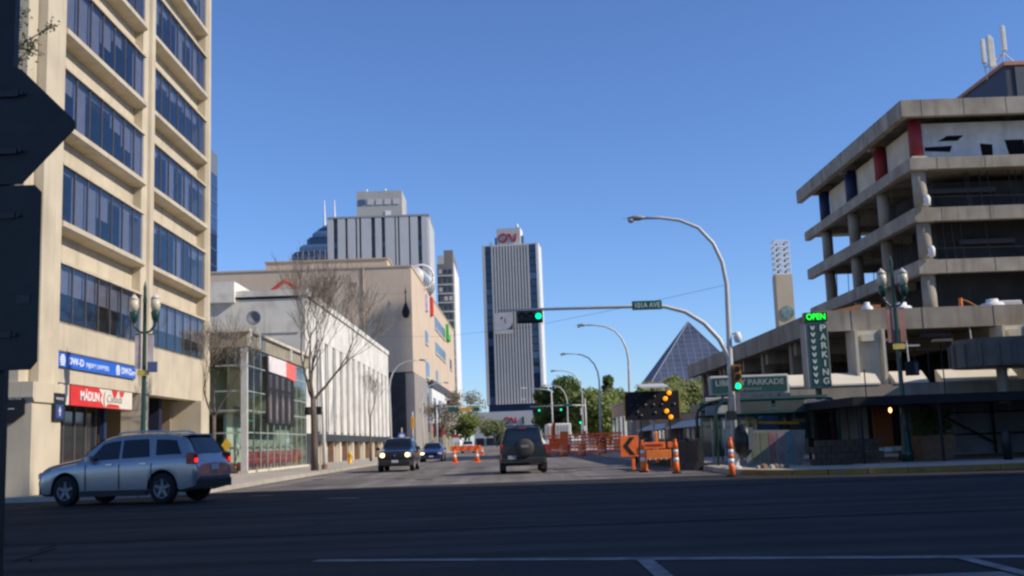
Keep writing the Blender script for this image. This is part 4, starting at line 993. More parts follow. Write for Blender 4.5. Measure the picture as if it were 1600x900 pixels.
MB().prism([(7.95, .14), (9.80, .14), (9.86, .4), (9.98, 1.28), (7.95, 1.34)], 'y', 36.6, 36.66).build('board', M('grey green board', (.20, .21, .19), .8, .2, 1.5), MU)
cols = [(.17, .17, .11), (.15, .17, .10), (.26, .12, .11), (.24, .17, .18), (.13, .20, .22), (.22, .2, .19)]
for k, c in enumerate(cols): MB().box(8.15 + .29 * k, 8.15 + .29 * k + .22, 36.592, 36.599, .22, 1.24).build('mural_stripe', M('mural stripe %d' % k, c, .8, .25, 3), MU)
for x in (8.0, 9.7): MB().box(x, x + .06, 36.67, 36.9, .12, 1.2).build('strut', plastic, MU)
dk = M('dark brown barrier', (.035, .027, .024), .8, .25, 1.5)
ordn = 'first second third fourth fifth sixth seventh'.split()
for k in range(7):
    y = 38.6 + 2.55 * k
    s = thing('site_barrier', '%s dark brown site barrier along the closed lane counted from the crossing' % ordn[k], 'barrier', (6.75, y, 0), group='dark site barriers along the closed lane')
    MB().prism([(6.5, .01), (7.05, .01), (7.0, .15), (6.86, .3), (6.82, 1.02), (6.7, 1.02), (6.66, .3), (6.55, .15)], 'y', y, y + 2.45).build('barrier_body', dk, s)
    MB().box(6.68, 6.84, y + .2, y + .32, 1.02, 1.14).build('lifting_lug', plastic, s)
s = thing('rubble_heap', 'few brown rubble lumps at the kerb by the signal pole', 'rubble', (7.9, 33.6, .12))
for k in range(6):
    x, y, r = 7.75 + .17 * k, 33.9 + random.uniform(-.2, .2), random.uniform(.06, .11)
    MB().lathe([(0, .1), (r * 1.2, .13), (r, .13 + r), (0, .14 + 1.4 * r)], (x, y, 0), 7).build('lump', brown_brick if k % 2 else conc_walk, s)

# ================================================================== SIGNAL POLE WITH MAST ARM
SP = thing('signal_pole', 'tall grey signal pole with curved lamp arm and long mast arm', 'signal pole', (7.3, 35.3, .12), world=False)
LAMP = [(0, 0, 0), (.03, 0, 3.5), (.08, 0, 6.0), (-.02, 0, 6.75), (-.28, 0, 7.4), (-.75, 0, 7.95), (-1.35, 0, 8.22), (-2.0, 0, 8.33), (-2.55, 0, 8.33)]
LR = [.11, .095, .075, .07, .065, .06, .055, .05, .045]
MB().tube(LAMP, LR, 12).build('pole', steel, SP, True)
MB().tube([(.03, 0, 3.2), (.02, 0, 3.55), (-.28, 0, 4.2), (-.75, 0, 4.75), (-1.35, 0, 5.15), (-2.0, 0, 5.34), (-2.7, 0, 5.38), (-7.5, 0, 5.40)], [.09, .085, .08, .075, .07, .065, .06, .04], 10).build('mast_arm', steel, SP, True)
def cobra(parent, x=-2.5, z=8.33):
    MB().grid(lambda u, v: (x - .72 * u, .13 * math.sin(math.pi * min(1, u * 1.2 + .12)) ** .5 * math.cos(2 * math.pi * v) if 0 < u < 1 else .04 * math.cos(2 * math.pi * v), z + .02 + (.10 * math.sin(math.pi * min(1, u * 1.05 + .1)) if u < 1 else .02) * math.sin(2 * math.pi * v)), 8, 12).build('lamp_head', M('lamp head grey', (.36, .35, .34), .5), parent, True)
    MB().lathe([(.11, 0), (.10, -.06), (.06, -.11), (0, -.12)], (x - .48, 0, z - .03), 12).build('lamp_lens', M('lamp lens', (.5, .47, .42), .2), parent, True)
cobra(SP)
MB().lathe([(.2, 0), (.2, .05), (.13, .1), (.12, .3)], (0, 0, 0), 12).build('base_flange', steel, SP)
MB().lathe([(.10, 3.02), (.12, 3.05), (.12, 3.3), (.10, 3.33)], (.03, 0, 0), 12).build('clamp', steel, SP)
MB().lathe([(0, 0), (.10, .02), (.14, .2), (.08, .36), (0, .38)], (.32, -.05, 4.05), 12).build('flood_lamp', white_paint, SP, True)
MB().cyl((.05, 0, 4.35), (.32, -.05, 4.38), .03, n=6).build('lamp_bracket', steel, SP)
MB().bbox(-.28, .05, -.45, -.18, 1.55, 1.85, .05).build('control_box', black, SP)
MB().lathe([(.1, .35), (.27, .55), (.32, .9), (.26, 1.25), (.1, 1.42)], (.22, -.3, 0), 16).build('cable_drum', black, SP, True)
MB().box(.32, .48, -.68, -.62, .6, 1.3).build('drum_label', M('dark label', (.12, .14, .16), .6), SP)
MB().box(-.13, -.02, -.16, -.12, 1.9, 2.45).build('pole_plate', M('plate grey', (.16, .16, .18), .5), SP)
MB().box(.12, .24, -.16, -.12, 1.75, 2.45).build('pole_plate', M('plate grey', (.16, .16, .18), .5), SP)
def signal(name, label, loc, horizontal, body, sc_=1.0, lit=True, rz=0, group=None):
    t = thing(name, label, 'traffic light', loc, rz, group, world=False)
    s_ = sc_
    W_, H_ = (.84, .42) if horizontal else (.33, .86)
    MB().bbox(-W_ / 2 * s_, W_ / 2 * s_, -.02, .02, -H_ / 2 * s_, H_ / 2 * s_, .015).build('backplate', black_matt if horizontal else body, t)
    MB().bbox(-(W_ / 2 - .06) * s_, (W_ / 2 - .06) * s_, -.16, -.021, -(H_ / 2 - .06) * s_, (H_ / 2 - .06) * s_, .02).build('housing', body, t)
    for k in range(3):
        c = ((k - 1) * .27 * s_, -(.0)) if horizontal else (0, (1 - k) * .27 * s_)
        on = (k == 2) and lit
        MB().lathe([(0, -.175), (.085 * s_, -.172), (.1 * s_, -.16)], (c[0], 0, c[1]), 14, 'y').build('lens', green_light if on else M('dark lens', (.02, .012, .01), .3), t)
        MB().grid(lambda u, v: (c[0] + .115 * s_ * math.cos(math.pi * (1.15 * u - .075)), -.16 - .16 * v * s_, c[1] + .115 * s_ * math.sin(math.pi * (1.15 * u - .075))), 10, 1).build('visor', body, t, True)
    return t
signal('traffic_light', 'black horizontal traffic light showing green on the long mast arm', (.84, 35.14, 5.26), True, black)
signal('traffic_light', 'brown yellow upright traffic light showing green on the signal pole', (7.44, 35.0, 3.02), False, M('amber brown housing', (.28, .13, .02), .5))
ss = thing('street_name_sign', 'green 101A AVE street name sign on the mast arm', 'sign', (4.7, 35.2, 5.5))
MB().bbox(4.2, 5.18, 35.14, 35.17, 5.36, 5.66, .01).build('plate', sign_green, ss)
text('101A AVE', M('sign letter pale', (.55, .66, .62), .5), ss, (4.69, 35.135, 5.505), FACE_S, .24, .82, bold=.003)
cw_ = thing('overhead_cable', 'thin dark cable sagging from the lamp pole across the street', 'cable', (-2, 60, 9))
MB().tube([(7.3, 35.3, 6.1), (4.5, 42, 6.25), (1, 52, 6.7), (-4, 66, 7.8), (-9.6, 80, 9.4)], .006, 5).build('cable', plastic, cw_)

# cobra street lamps down the east kerb
SL = thing('street_lamp', 'nearest curved street lamp behind the lit arrow board', 'street lamp', (7.7, 68.5, .12), world=False, group='curved street lamps along the street')
MB().tube(LAMP, [r * .95 for r in LR], 10).build('pole', steel, SL, True); cobra(SL)
MB().lathe([(.2, 0), (.2, .05), (.13, .1), (.12, .3)], (0, 0, 0), 10).build('base_flange', steel, SL)
again(SL, 'second curved street lamp past the arrow board on the east kerb', (7.7, 91.0, .12))
again(SL, 'third curved street lamp past the arrow board on the east kerb', (7.7, 112.5, .12))
again(SL, 'far curved street lamp past the orange fencing on the east kerb', (7.7, 141, .12))
again(SL, 'curved street lamp leaning over from the west kerb before the tan block', (-9.9, 92, .12), R(180))
again(SL, 'far street lamp on the west kerb in front of the white panelled shops', (-9.9, 127, .12), R(180))

# heritage twin lanterns
HL = thing('heritage_lamp', 'green twin lantern post with pale banners before the cream tower', 'street lamp', (-12.1, 36.15, .13), world=False, group='green twin lantern posts')
MB().lathe([(.22, 0), (.22, .3), (.17, .4), (.14, .95), (.11, 1.05), (.085, 1.2), (.07, 4.0), (.06, 6.2), (.07, 6.25), (.05, 6.45), (.055, 6.7), (.02, 6.85), (0, 6.95)], (0, 0, 0), 14).build('post', green_dk, HL, True)
for s in (-1, 1):
    MB().tube([(0, 0, 5.15), (s * .18, 0, 5.2), (s * .34, 0, 5.4), (s * .36, 0, 5.6)], [.04, .04, .045, .05], 8).build('arm', green_dk, HL, True)
    MB().lathe([(.05, 5.5), (.12, 5.62), (.15, 5.84), (.13, 5.88)], (s * .36, 0, 0), 12).build('cup', green_dk, HL, True)
    MB().lathe([(.12, 5.88), (.165, 6.08), (.15, 6.3)], (s * .36, 0, 0), 12).build('lantern_glass', M('cream lantern glass', (.60, .55, .42), .3, .05, 5), HL, True)
    MB().lathe([(.17, 6.3), (.11, 6.38), (.04, 6.45), (0, 6.5)], (s * .36, 0, 0), 12).build('lantern_cap', M('cap cream', (.62, .60, .52), .35), HL, True)
    MB().box(s * .11 - (.0 if s > 0 else .2), s * .11 + (.2 if s > 0 else .0), -.012, .012, 3.95, 5.1).build('banner', M('pale pink banner', (.60, .50, .50), .8, .3, 2.5), HL)
    MB().box(s * .11 - (.0 if s > 0 else .2), s * .11 + (.2 if s > 0 else .0), -.02, .02, 5.1, 5.13).build('banner_rod', green_dk, HL)
MB().box(-.2, .2, -.1, -.085, 3.72, 3.9).build('notice_plate', M('yellow plate', (.6, .5, .12), .6), HL)
c = again(HL, 'green twin lantern post with reddish banners before the parkade', (13.2, 36.2, .13))
for ch in c.children:
    if ch.name.startswith('banner') and 'rod' not in ch.name:
        ch.data = ch.data.copy(); ch.data.materials[0] = M('reddish banner', (.40, .20, .16), .8, .3, 2.5)
ls = thing('lamp_sign', 'small blue sign on the lantern post beside the blue fascia sign', 'sign', (-11.85, 36.05, 4.2))
MB().box(-11.95, -11.62, 36.02, 36.05, 3.95, 4.3).build('plate', M('blue grey plate', (.09, .12, .25), .5), ls)

s = thing('dark_sign_box', 'dark sign box on the lantern post before the parkade', 'sign', (13.5, 36.1, 3))
MB().bbox(13.36, 13.78, 36.0, 36.2, 2.95, 3.42, .03).build('box', black_matt, s)
MB().box(13.62, 13.74, 35.992, 35.999, 3.0, 3.36).build('print', M('dim print', (.09, .09, .12), .6), s)
# signal and poles on the west kerb
WP = thing('white_pole', 'white painted pole by the big bare tree', 'pole', (-10.0, 59.2, .13), world=False)
MB().tube([(0, 0, 0), (-.05, 0, 3), (-.12, 0, 6.5)], [.1, .09, .07], 10).build('shaft', white_paint, WP, True)
MB().lathe([(.16, 0), (.16, .25), (.1, .3)], (0, 0, 0), 10).build('foot', brown_brick, WP)
WS = thing('pole_signal', 'black signal head seen from behind beside the bare tree', 'traffic light', (-10.55, 59.0, 3.3), world=False)
MB().bbox(-.46, .46, -.1, .1, -.22, .22, .06).build('housing', black, WS)
for k in range(3): MB().lathe([(.14, .1), (.13, .3)], (-.28 + .28 * k, 0, 0), 10, 'y').build('visor', black, WS)
MB().lathe([(0, -.14), (.17, -.14), (.17, -.1)], (-.1, 0, 0), 14, 'y').build('rear_cap', M('rear cap grey', (.09, .09, .1), .5), WS)
MB().cyl((.4, 0, 0), (.55, .2, 0), .03, n=6).build('bracket', steel, WS)
def pole(name, label, cat, x, y, h, r, mat=steel, lean=0):
    t = thing(name, label, cat, (x, y, .13), world=False)
    MB().tube([(0, 0, 0), (lean, 0, h)], [r, r * .75], 8).build('shaft', mat, t, True)
    MB().lathe([(r * 2, 0), (r * 2, .06), (r * 1.2, .12)], (0, 0, 0), 8).build('foot', mat, t)
    return t
p_ = pole('sign_post', 'post with round blue and white sign above the oncoming dark car', 'sign', -8.75, 89.5, 2.6, .05)
MB().lathe([(0, -.1), (.34, -.09), (.34, -.06)], (0, 0, 1.9), 18, 'y').build('disc', M('blue disc', (.10, .16, .55), .4), p_)
MB().lathe([(0, -.12), (.2, -.115), (.2, -.1)], (0, 0, 1.9), 14, 'y').build('disc_mark', refl_white, p_)
p_ = pole('signal_post', 'post with yellow signal head by the tan block shops', 'traffic light', -9.8, 112, 4.6, .08)
MB().bbox(-.16, .16, -.3, -.08, 2.9, 4.1, .04).build('housing', M('amber housing', (.65, .33, .03), .5), p_)
p_ = pole('signal_post', 'far west post with arm carrying a yellow hanging signal and green sign', 'traffic light', -9.8, 150, 6.3, .1)
MB().tube([(0, 0, 6.1), (2, 0, 6.35), (6.8, 0, 6.4)], [.08, .06, .05], 8).build('arm', steel, p_, True)
MB().bbox(3.2, 4.7, -.3, -.05, 5.55, 6.1, .05).build('housing', M('amber housing', (.65, .33, .03), .5), p_)
MB().box(1.6, 2.9, -.1, -.05, 5.6, 6.2).build('name_plate', sign_green, p_)
MB().box(5.1, 5.9, -.1, -.05, 5.6, 6.1).build('name_plate', sign_green, p_)
p_ = pole('signal_post', 'far east post with arm carrying two green lights over the street', 'signal pole', 9.3, 130, 6.0, .11)
MB().tube([(0, 0, 5.2), (-2, 0, 5.3), (-6.6, 0, 5.25)], [.08, .06, .05], 8).build('arm', steel, p_, True)
MB().box(-2.6, -1.5, -.06, -.02, 5.15, 5.45).build('name_plate', sign_green, p_)
signal('traffic_light', 'far green traffic light at the end of the distant mast arm', (3.45, 129.7, 4.9), True, black, 1.15)
signal('traffic_light', 'far green traffic light nearer the post on the distant mast arm', (6.05, 129.7, 4.9), True, black, 1.15)
signal('traffic_light', 'small upright green traffic light above the orange fencing', (7.95, 119.6, 3.45), False, black, 1.2)
p_ = pole('signal_stand', 'thin stand carrying the small upright green light and a white disc', 'pole', 8.1, 120, 4.6, .07)
MB().lathe([(0, -.1), (.3, -.09), (.3, -.06)], (.25, 0, 2.35), 14, 'y').build('disc', refl_white, p_)
for (x, y, h, lb) in ((5.95, 175, 9.2, 'first'), (6.0, 190, 8.0, 'second')):
    p_ = pole('angled_lamp', '%s distant grey lamp post with straight angled arm' % lb, 'street lamp', x + 1.2, y, h, .14)
    MB().tube([(0, 0, h - .1), (-.6, 0, h + .15), (-4.2, 0, h + .55)], [.1, .09, .06], 8).build('arm', steel, p_, True)
    MB().bbox(-5.0, -4.0, -.12, .12, h + .45, h + .65, .04).build('lamp_head', steel, p_)

# ================================================================== ROADWORKS
AB = thing('arrow_board', 'black trailer arrow board with four lit amber lamps', 'arrow board', (6.3, 47, 0))
MB().bbox(5.1, 7.42, 46.95, 47.1, 1.97, 3.2, .03).build('board', M('black board', (.008, .008, .012), .7), AB)
MB().box(5.06, 5.1, 46.94, 47.1, 1.95, 3.22).build('board_rim', M('amber rim', (.35, .18, .02), .6), AB); MB().box(7.42, 7.46, 46.94, 47.1, 1.95, 3.22).build('board_rim', M('amber rim', (.35, .18, .02), .6), AB)
LIT = ((7.02, 3.10), (6.84, 2.86), (6.87, 2.32), (7.04, 2.06)); OFF = ((6.66, 2.6), (5.35, 2.6), (5.65, 2.6), (5.95, 2.6), (6.3, 2.6), (5.6, 2.9), (5.75, 3.05), (5.6, 2.3), (5.75, 2.15), (6.35, 2.95), (6.35, 2.25), (7.2, 2.6))
for (x, z) in LIT: MB().lathe([(0, -.05), (.085, -.04), (.1, 0)], (x, 46.95, z), 14, 'y').build('lamp', amber_light, AB, True)
for (x, z) in OFF: MB().lathe([(0, -.03), (.07, -.025), (.08, 0)], (x, 46.95, z), 12, 'y').build('unlit_lamp', M('unlit amber lens', (.03, .03, .035), .3), AB, True)
MB().prism([(46.2, 3.3), (47.8, 3.5), (47.8, 3.56), (46.2, 3.36)], 'x', 5.7, 6.9).build('solar_panel', steel, AB)
MB().cyl((6.3, 47.2, .6), (6.3, 47.2, 3.4), .06, n=8).build('mast', steel, AB)
MB().bbox(5.6, 7.0, 46.6, 48.6, .5, .62, .03).build('trailer_frame', plastic, AB)
MB().bbox(5.9, 6.8, 47.3, 48.4, .62, 1.15, .06).build('battery_box', M('box dark', (.05, .045, .04), .6), AB)
for x in (5.45, 7.15): MB().lathe([(0, -.09), (.3, -.09), (.32, 0), (.3, .09), (0, .09)], (x, 47.6, .32), 16, 'x').build('wheel', tyre_m, AB, True)
for x in (5.7, 6.95): MB().box(x - .03, x + .03, 46.7, 46.76, .01, 1.9).build('jack_leg', plastic, AB)
CS = thing('chevron_sign', 'orange square sign with black left chevron on orange post', 'sign', (4.45, 40, 0))
MB().bbox(4.08, 4.74, 39.98, 40.01, .55, 1.30, .01).build('plate', orange, CS)
MB().prism([(4.17, .93), (4.43, 1.25), (4.62, 1.25), (4.36, .93), (4.62, .60), (4.43, .60)], 'y', 39.972, 39.979).build('chevron', black_matt, CS)
MB().bbox(4.48, 4.60, 40.012, 40.06, .04, .56, .01).build('post', orange, CS); MB().bbox(4.3, 4.78, 39.9, 40.2, .01, .07, .02).build('foot', black_matt, CS)
def tube_marker(label, x, y):
    t = thing('tube_marker', label, 'traffic marker', (x, y, .005), world=False, group='orange and white tube markers')
    MB().lathe([(.16, 0), (.16, .04), (.12, .05)], (0, 0, 0), 12).build('foot', black_matt, t)
    prof = [(.10, .04), (.088, .3), (.085, .38)]
    MB().lathe(prof, (0, 0, 0), 14).build('lower_tube', orange, t, True)
    MB().lathe([(.087, .38), (.083, .52)], (0, 0, 0), 14).build('white_band', refl_white, t, True)
    MB().lathe([(.083, .52), (.079, .66)], (0, 0, 0), 14).build('middle_tube', orange, t, True)
    MB().lathe([(.081, .66), (.077, .78)], (0, 0, 0), 14).build('white_band', refl_white, t, True)
    MB().lathe([(.077, .78), (.072, .98), (.05, 1.04), (.05, 1.1), (.06, 1.12), (0, 1.13)], (0, 0, 0), 14).build('top_tube', orange, t, True)
    return t
TM = tube_marker('tube marker standing between the chevron sign and the orange barricade', 4.72, 38.7)
again(TM, 'tube marker at the outer end of the orange barricade', (5.55, 36.4, .005))
again(TM, 'tube marker alone in front of the tall signal pole', (6.43, 31.7, .005))
BR = thing('barricade', 'orange plastic barricade with two boards between the tube markers', 'barricade', (5.45, 40, 0))
MB().bbox(4.92, 5.72, 39.9, 39.95, .80, 1.04, .02).build('top_board', orange, BR)
MB().box(5.0, 5.6, 39.892, 39.899, .89, .96).build('arrow_bar', M('dark red bar', (.25, .03, .02), .6), BR)
MB().bbox(5.8, 6.0, 39.9, 39.95, .82, 1.03, .02).build('end_board', orange, BR)
MB().bbox(5.0, 5.92, 39.9, 39.95, .45, .76, .02).build('lower_board', M('dull orange board', (.85, .22, .04), .7, .15, 4), BR)
for k in range(9): MB().prism([(5.0 + .1 * k, .45), (5.08 + .1 * k, .45), (5.04 + .1 * k, .38)], 'y', 39.9, 39.94).build('tooth', refl_white if k % 2 else orange_lt, BR)
for x in (4.98, 5.9): MB().bbox(x, x + .06, 39.96, 40.02, .02, 1.05, .01).build('leg', orange_lt, BR); MB().bbox(x - .03, x + .09, 39.7, 40.3, .005, .05, .01).build('foot', orange_lt, BR)
MB().bbox(5.36, 5.48, 40.03, 40.1, .3, 1.4, .02).build('back_post', orange_lt, BR)
# west barricade on two cones
WB = thing('barricade', 'long orange board barricade in the middle of the street', 'barricade', (-2.9, 73.6, 0))
MB().bbox(-3.95, -1.9, 73.5, 73.56, .78, 1.12, .02).build('board', orange, WB)
for k in range(4): MB().prism([(-3.85 + .5 * k, .79), (-3.7 + .5 * k, .79), (-3.5 + .5 * k, 1.11), (-3.65 + .5 * k, 1.11)], 'y', 73.49, 73.499).build('stripe', M('dull red orange', (.6, .08, .02), .6), WB)
for x in (-3.6, -2.15):
    for dy in (-.25, .25): MB().cyl((x, 73.53 + dy, .01), (x, 73.6, 1.0), .03, n=6).build('leg', orange_lt, WB)
def cone(label, x, y, h=.85):
    t = thing('traffic_cone', label, 'traffic cone', (x, y, .005), world=False, group='orange traffic cones')
    MB().bbox(-.24, .24, -.24, .24, 0, .05, .03).build('foot', orange, t)
    MB().lathe([(.19, .05), (.10, h * .55), (.05, h), (.03, h + .02)], (0, 0, 0), 14).build('cone_body', orange, t, True)
    MB().lathe([(.128, h * .42), (.098, h * .62)], (0, 0, 0), 14).build('white_band', refl_white, t, True)
    return t
CO = cone('orange cone under the street end of the long board barricade', -3.65, 73.0)
again(CO, 'orange cone under the far end of the long board barricade', (-2.15, 72.8, .005))
again(CO, 'orange cone near the tall weeds left of the departing black car', (-.9, 120, .005))
again(CO, 'orange cone beyond the departing black car', (-2.9, 118, .005))
p_ = pole('detour_sign', 'small red and white sign on a post behind the long board barricade', 'sign', -4.1, 84, 2.2, .04)
MB().bbox(-.26, .26, -.06, -.03, 1.25, 1.6, .02).build('plate', refl_white, p_); MB().bbox(-.26, .26, -.06, -.03, 1.62, 1.85, .02).build('plate', M('sign dull red', (.4, .05, .06), .6), p_)
# orange fencing by the east kerb, seen past the black car
mesh_or = M('orange mesh fence', (.90, .085, .025), .7, .2, 3)
for k in range(6):
    x0 = 2.3 + 1.05 * k; y0 = 100 - 3.0 * k
    s = thing('orange_fence_panel', '%s orange mesh fence panel counted from the black car' % ordn[k], 'fence panel', (x0, y0, 0), group='orange mesh fence panels')
    for z in (.25, .52, .79, 1.06, 1.33, 1.58): MB().prism([(x0, y0), (x0 + 1.0, y0 - 2.85), (x0 + 1.0, y0 - 2.78), (x0, y0 + .07)], 'z', z, z + .13).build('rail', mesh_or, s)
    for j in range(4): MB().box(x0 + .25 * j, x0 + .25 * j + .06, y0 - 2.85 * .25 * j - .05, y0 - 2.85 * .25 * j + .05, 0, 1.8).build('post', orange_lt, s)
for k in range(4):
    x, y = 3.0 + 1.3 * k, 88.0 - 2.2 * k
    s = thing('orange_barrel', '%s orange drum in front of the mesh fence counted from the black car' % ordn[k], 'barrel', (x, y, 0), group='orange drums by the mesh fence')
    MB().lathe([(.3, .01), (.29, .3), (.26, .32), (.26, .6), (.23, .62), (.23, .92), (.1, 1.0), (0, 1.0)], (x, y, 0), 14).build('drum', orange, s, True)
    MB().lathe([(.263, .36), (.263, .46)], (x, y, 0), 14).build('white_band', refl_white, s, True)
EXC = thing('site_machine', 'orange loader with raised arm behind the mesh fence', 'loader', (4.5, 104, 0))
MB().bbox(3.8, 5.6, 103.5, 106.5, .5, 1.5, .15).build('body', orange, EXC); MB().bbox(4.9, 5.7, 103.6, 105, 1.5, 2.1, .12).build('cab', orange_lt, EXC)
MB().tube([(4.2, 103.6, 1.3), (4.25, 102.9, 2.2), (4.3, 102.4, 2.85)], [.22, .2, .16], 8).build('arm', orange, EXC)
for x in (3.75, 5.65):
    for y in (104, 106): MB().lathe([(0, -.14), (.42, -.14), (.45, 0), (.42, .14), (0, .14)], (x, y, .45), 14, 'x').build('wheel', tyre_m, EXC, True)
s = thing('litter_bin', 'slim dark litter bin beside the orange fencing', 'bin', (7.4, 85, .13))
MB().lathe([(.2, .13), (.24, .2), (.26, 1.0), (.3, 1.02), (.28, 1.2), (.12, 1.35), (0, 1.36)], (7.45, 86, 0), 14).build('body', black, s, True)
s = thing('white_trailer', 'white ribbed site trailer behind the orange fencing', 'trailer', (4.6, 118, 0))
MB().bbox(4.2, 6.8, 118, 126, .6, 3.1, .08).build('body', white_paint, s)
for k in range(7): MB().box(4.4 + .33 * k, 4.46 + .33 * k, 117.95, 117.99, .7, 2.9).build('rib', M('trailer rib', (.4, .4, .4), .6), s)
for x in (4.5, 6.5): MB().lathe([(0, -.12), (.4, -.12), (.4, .12), (0, .12)], (x, 120, .42), 14, 'x').build('wheel', tyre_m, s)
# hydrant
HY = thing('fire_hydrant', 'yellow fire hydrant on the west sidewalk', 'hydrant', (-11.5, 79, .13))
yel = M('hydrant yellow', (.75, .42, .03), .5, .1, 5)
MB().lathe([(.2, .13), (.2, .18), (.13, .22), (.13, .72), (.17, .75), (.16, .82), (.08, .92), (.04, .95), (.04, 1.0), (0, 1.0)], (-11.5, 79, 0), 14).build('barrel', yel, HY, True)
MB().cyl((-11.72, 79, .6), (-11.28, 79, .6), .07, n=10).build('outlet', yel, HY); MB().cyl((-11.5, 78.8, .55), (-11.5, 79, .55), .08, n=10).build('outlet', yel, HY)

# ================================================================== NEAR SIGN POST (seen from behind)
NS = thing('sign_post', 'dark back of a sign post with angled board and rounded panel close by', 'sign', (-3.8, 8, .15))
sb = M('sign back metal', (.018, .018, .019), .5, .3, 3, dirt_dapple=((.032, .032, .033), 5, .5))
MB().box(-3.88, -3.72, 8.02, 8.10, .15, 5.2).build('post', sb, NS)
MB().prism([(-4.05, 4.20), (-3.70, 4.20), (-3.64, 4.17), (-3.235, 3.76), (-3.22, 3.72), (-3.235, 3.68), (-3.62, 3.27), (-4.02, 3.27), (-4.4, 3.68), (-4.42, 3.72), (-4.4, 3.76)], 'y', 7.985, 8.0).build('angled_board', sb, NS)
MB().prism([(-4.1, 1.92), (-4.05, 1.86), (-3.51, 1.86), (-3.46, 1.92), (-3.46, 3.2), (-3.51, 3.255), (-4.05, 3.255), (-4.1, 3.2)], 'y', 7.97, 7.984).build('rounded_panel', sb, NS)
for z in (2.1, 3.0, 3.5, 3.95):
    MB().box(-3.95, -3.65, 7.955, 7.968, z, z + .045).build('clamp', M('dull clamp', (.03, .03, .033), .5), NS)
    for x in (-3.62, -3.98): MB().lathe([(.014, 7.94), (.014, 7.968)], (x, 0, z + .02), 8, 'y').build('bolt', M('dull clamp', (.03, .03, .033), .5), NS)
MB().bbox(-3.62, -3.52, 7.962, 7.969, 2.35, 2.42, .003).build('sticker', M('faded sticker', (.05, .05, .055), .6), NS)

# ================================================================== VEHICLES
def interp(st, x):
    """smooth monotone interpolation of station tuples along x"""
    n = len(st)
    if x <= st[0][0]: return st[0][1:]
    if x >= st[-1][0]: return st[-1][1:]
    for i in range(n - 1):
        if st[i][0] <= x <= st[i + 1][0]:
            a, b = st[i], st[i + 1]; h = b[0] - a[0]; t = (x - a[0]) / h
            out = []
            for k in range(1, len(a)):
                d = (b[k] - a[k]) / h
                def sl(j):
                    if j == 0 or j == n - 1: return (st[min(j + 1, n - 1)][k] - st[max(j - 1, 0)][k]) / (st[min(j + 1, n - 1)][0] - st[max(j - 1, 0)][0])
                    d0 = (st[j][k] - st[j - 1][k]) / (st[j][0] - st[j - 1][0]); d1 = (st[j + 1][k] - st[j][k]) / (st[j + 1][0] - st[j][0])
                    return 0 if d0 * d1 <= 0 else 2 * d0 * d1 / (d0 + d1)
                m0, m1 = sl(i), sl(i + 1)
                h00, h10, h01, h11 = 2 * t**3 - 3 * t**2 + 1, t**3 - 2 * t**2 + t, -2 * t**3 + 3 * t**2, t**3 - t**2
                out.append(h00 * a[k] + h10 * h * m0 + h01 * b[k] + h11 * h * m1)
            return tuple(out)
